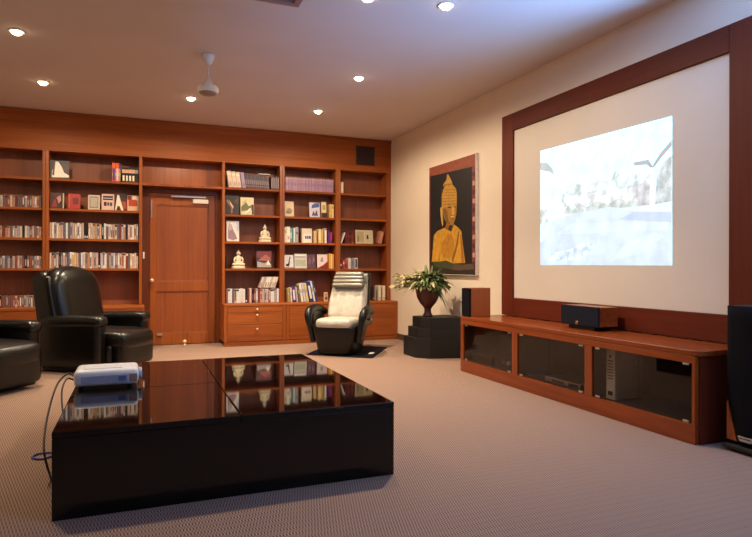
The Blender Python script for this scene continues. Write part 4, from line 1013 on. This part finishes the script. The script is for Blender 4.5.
# ------------------------------------------------------------------ ceiling: fan, vent, downlights
fan = thing('ceiling_fan', 'white ceiling fan on a short rod beside a downlight', 'ceiling fan', (.63, 5.84, HC-.001))
MB().lathe([(.058, 0), (.062, -.012), (.05, -.05), (.032, -.085), (.016, -.095)], m=M_FANW, seg=24).build('canopy', M_FANW, fan, local=True)
MB().lathe([(.010, -.09), (.010, -.235)], m=M_FANW, seg=12).build('rod', M_FANW, fan, local=True)
MB().lathe([(.012, -.21), (.03, -.245), (.048, -.285), (.085, -.300), (.098, -.318), (.098, -.350), (.088, -.362), (0, -.362)], m=M_FANW, seg=28).build('motor', M_FANW, fan, local=True)
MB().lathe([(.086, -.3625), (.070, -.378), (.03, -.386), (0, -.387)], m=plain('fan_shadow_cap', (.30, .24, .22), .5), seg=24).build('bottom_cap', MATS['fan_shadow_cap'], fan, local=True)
av = thing('ceiling_vent', 'pinkish brown ceiling vent cut off by the top edge of the photo', 'vent', (.62, 4.03, HC-.001))
x0, x1, y0, y1 = .08, 1.155, 3.55, 4.475
q = MB(); zz0, zz1 = HC-.022, HC-.001
q.box(x0, x1, y0, y0+.05, zz0, zz1, bev=.004).box(x0, x1, y1-.05, y1, zz0, zz1, bev=.004).box(x0, x0+.05, y0+.05, y1-.05, zz0, zz1, bev=.004).box(x1-.05, x1, y0+.05, y1-.05, zz0, zz1, bev=.004)
q.build('frame', plain('vent_rose', (.30, .16, .14), .5), av)
q = MB()
for i in range(14): q.box(x0+.052, x1-.052, y0+.06+i*.058, y0+.085+i*.058, HC-.018, HC-.006, bev=.002)
q.build('slats', plain('vent_rose_dark', (.16, .08, .07), .5), av)

def downlight(x, y, label, power):
    t = thing('downlight', label, 'downlight', (x, y, HC-.001), 0, 'recessed ceiling downlights')
    MB().lathe([(.062, 0), (.064, -.003), (.058, -.008), (.046, -.006), (.044, 0)], m=M_FANW, seg=28).build('trim_ring', M_FANW, t, local=True)
    m_, nt_, b_ = (MATS['lamp_glow'], None, None) if 'lamp_glow' in MATS else base_mat('lamp_glow')
    if nt_ is not None:
        b_.inputs['Emission Color'].default_value = (1, .80, .50, 1); b_.inputs['Emission Strength'].default_value = 22; MATS['lamp_glow'] = m_
    tag(MB().lathe([(0, -.034), (.018, -.032), (.033, -.025), (.041, -.013), (.043, -.001), (0, -.001)], m=m_, seg=24).build('lamp', m_, t, local=True), 'glowing warm lamp')
    for nm, e_, ang, bl in (('downlight_beam', 1.7, 104, 1.0), ('downlight_spill', .40, 174, .35)):
        ld = bpy.data.lights.new(nm, 'SPOT'); ld.energy = power*e_; ld.color = (1.0, .80, .56)
        ld.spot_size = math.radians(ang); ld.spot_blend = bl; ld.shadow_soft_size = .035
        lo = bpy.data.objects.new(nm, ld); COL.objects.link(lo); lo.location = (0, 0, -.075); lo.parent = t
PW = 128
DL = [(-.95, 5.88, 'downlight at the far left, nearest the top left corner', .6), (-.945, 7.39, 'downlight above the tape shelves, second from the left', .95), (.604, 7.41, 'downlight beside the white ceiling fan', 1.25),
      (2.17, 7.40, 'downlight above the recliner, nearest the bookcases', 1.3), (2.19, 5.94, 'downlight in the middle of the ceiling, right of the fan', 1.2), (2.205, 4.05, 'downlight at the top, nearest the projection screen', 1.0), (1.60, 4.15, 'downlight cut off by the top edge of the photo', .15),
      (-.95, 4.15, 'added downlight to light the projector, above the top edge of the photo', .5)]  # this last downlight is added out of view to brighten the projector
for x, y, l, pw in DL: downlight(x, y, l, PW*pw)

# blue fill light added outside, aimed up through the added window to tint the ceiling
ld = bpy.data.lights.new('added_ceiling_fill', 'AREA'); ld.shape = 'RECTANGLE'; ld.size = 2.0; ld.size_y = 4.8
ld.energy = 4900; ld.color = (.20, .44, 1.0)
lo = bpy.data.objects.new('added_ceiling_fill', ld); COL.objects.link(lo); lo.location = (XW+1.25, -1.6, .05)
lo.rotation_euler = (0, math.radians(180-20), 0)

# ------------------------------------------------------------------ world, camera, colour
wd = bpy.data.worlds.new('world'); SC.world = wd; wd.use_nodes = True
wd.node_tree.nodes['Background'].inputs[0].default_value = (.35, .45, .65, 1); wd.node_tree.nodes['Background'].inputs[1].default_value = .5
cam = bpy.data.cameras.new('camera'); cam.sensor_width = 36; cam.lens = F*36/752; cam.clip_end = 60
co = bpy.data.objects.new('camera', cam); COL.objects.link(co)
Mx = Matrix((CR, CU, -CF)).transposed().to_4x4(); Mx.translation = Vector((0, 0, CH)); co.matrix_world = Mx
SC.camera = co
vs = SC.view_settings; vs.view_transform = 'Standard'; vs.look = 'None'; vs.exposure = 0; vs.gamma = 1; vs.use_curve_mapping = False
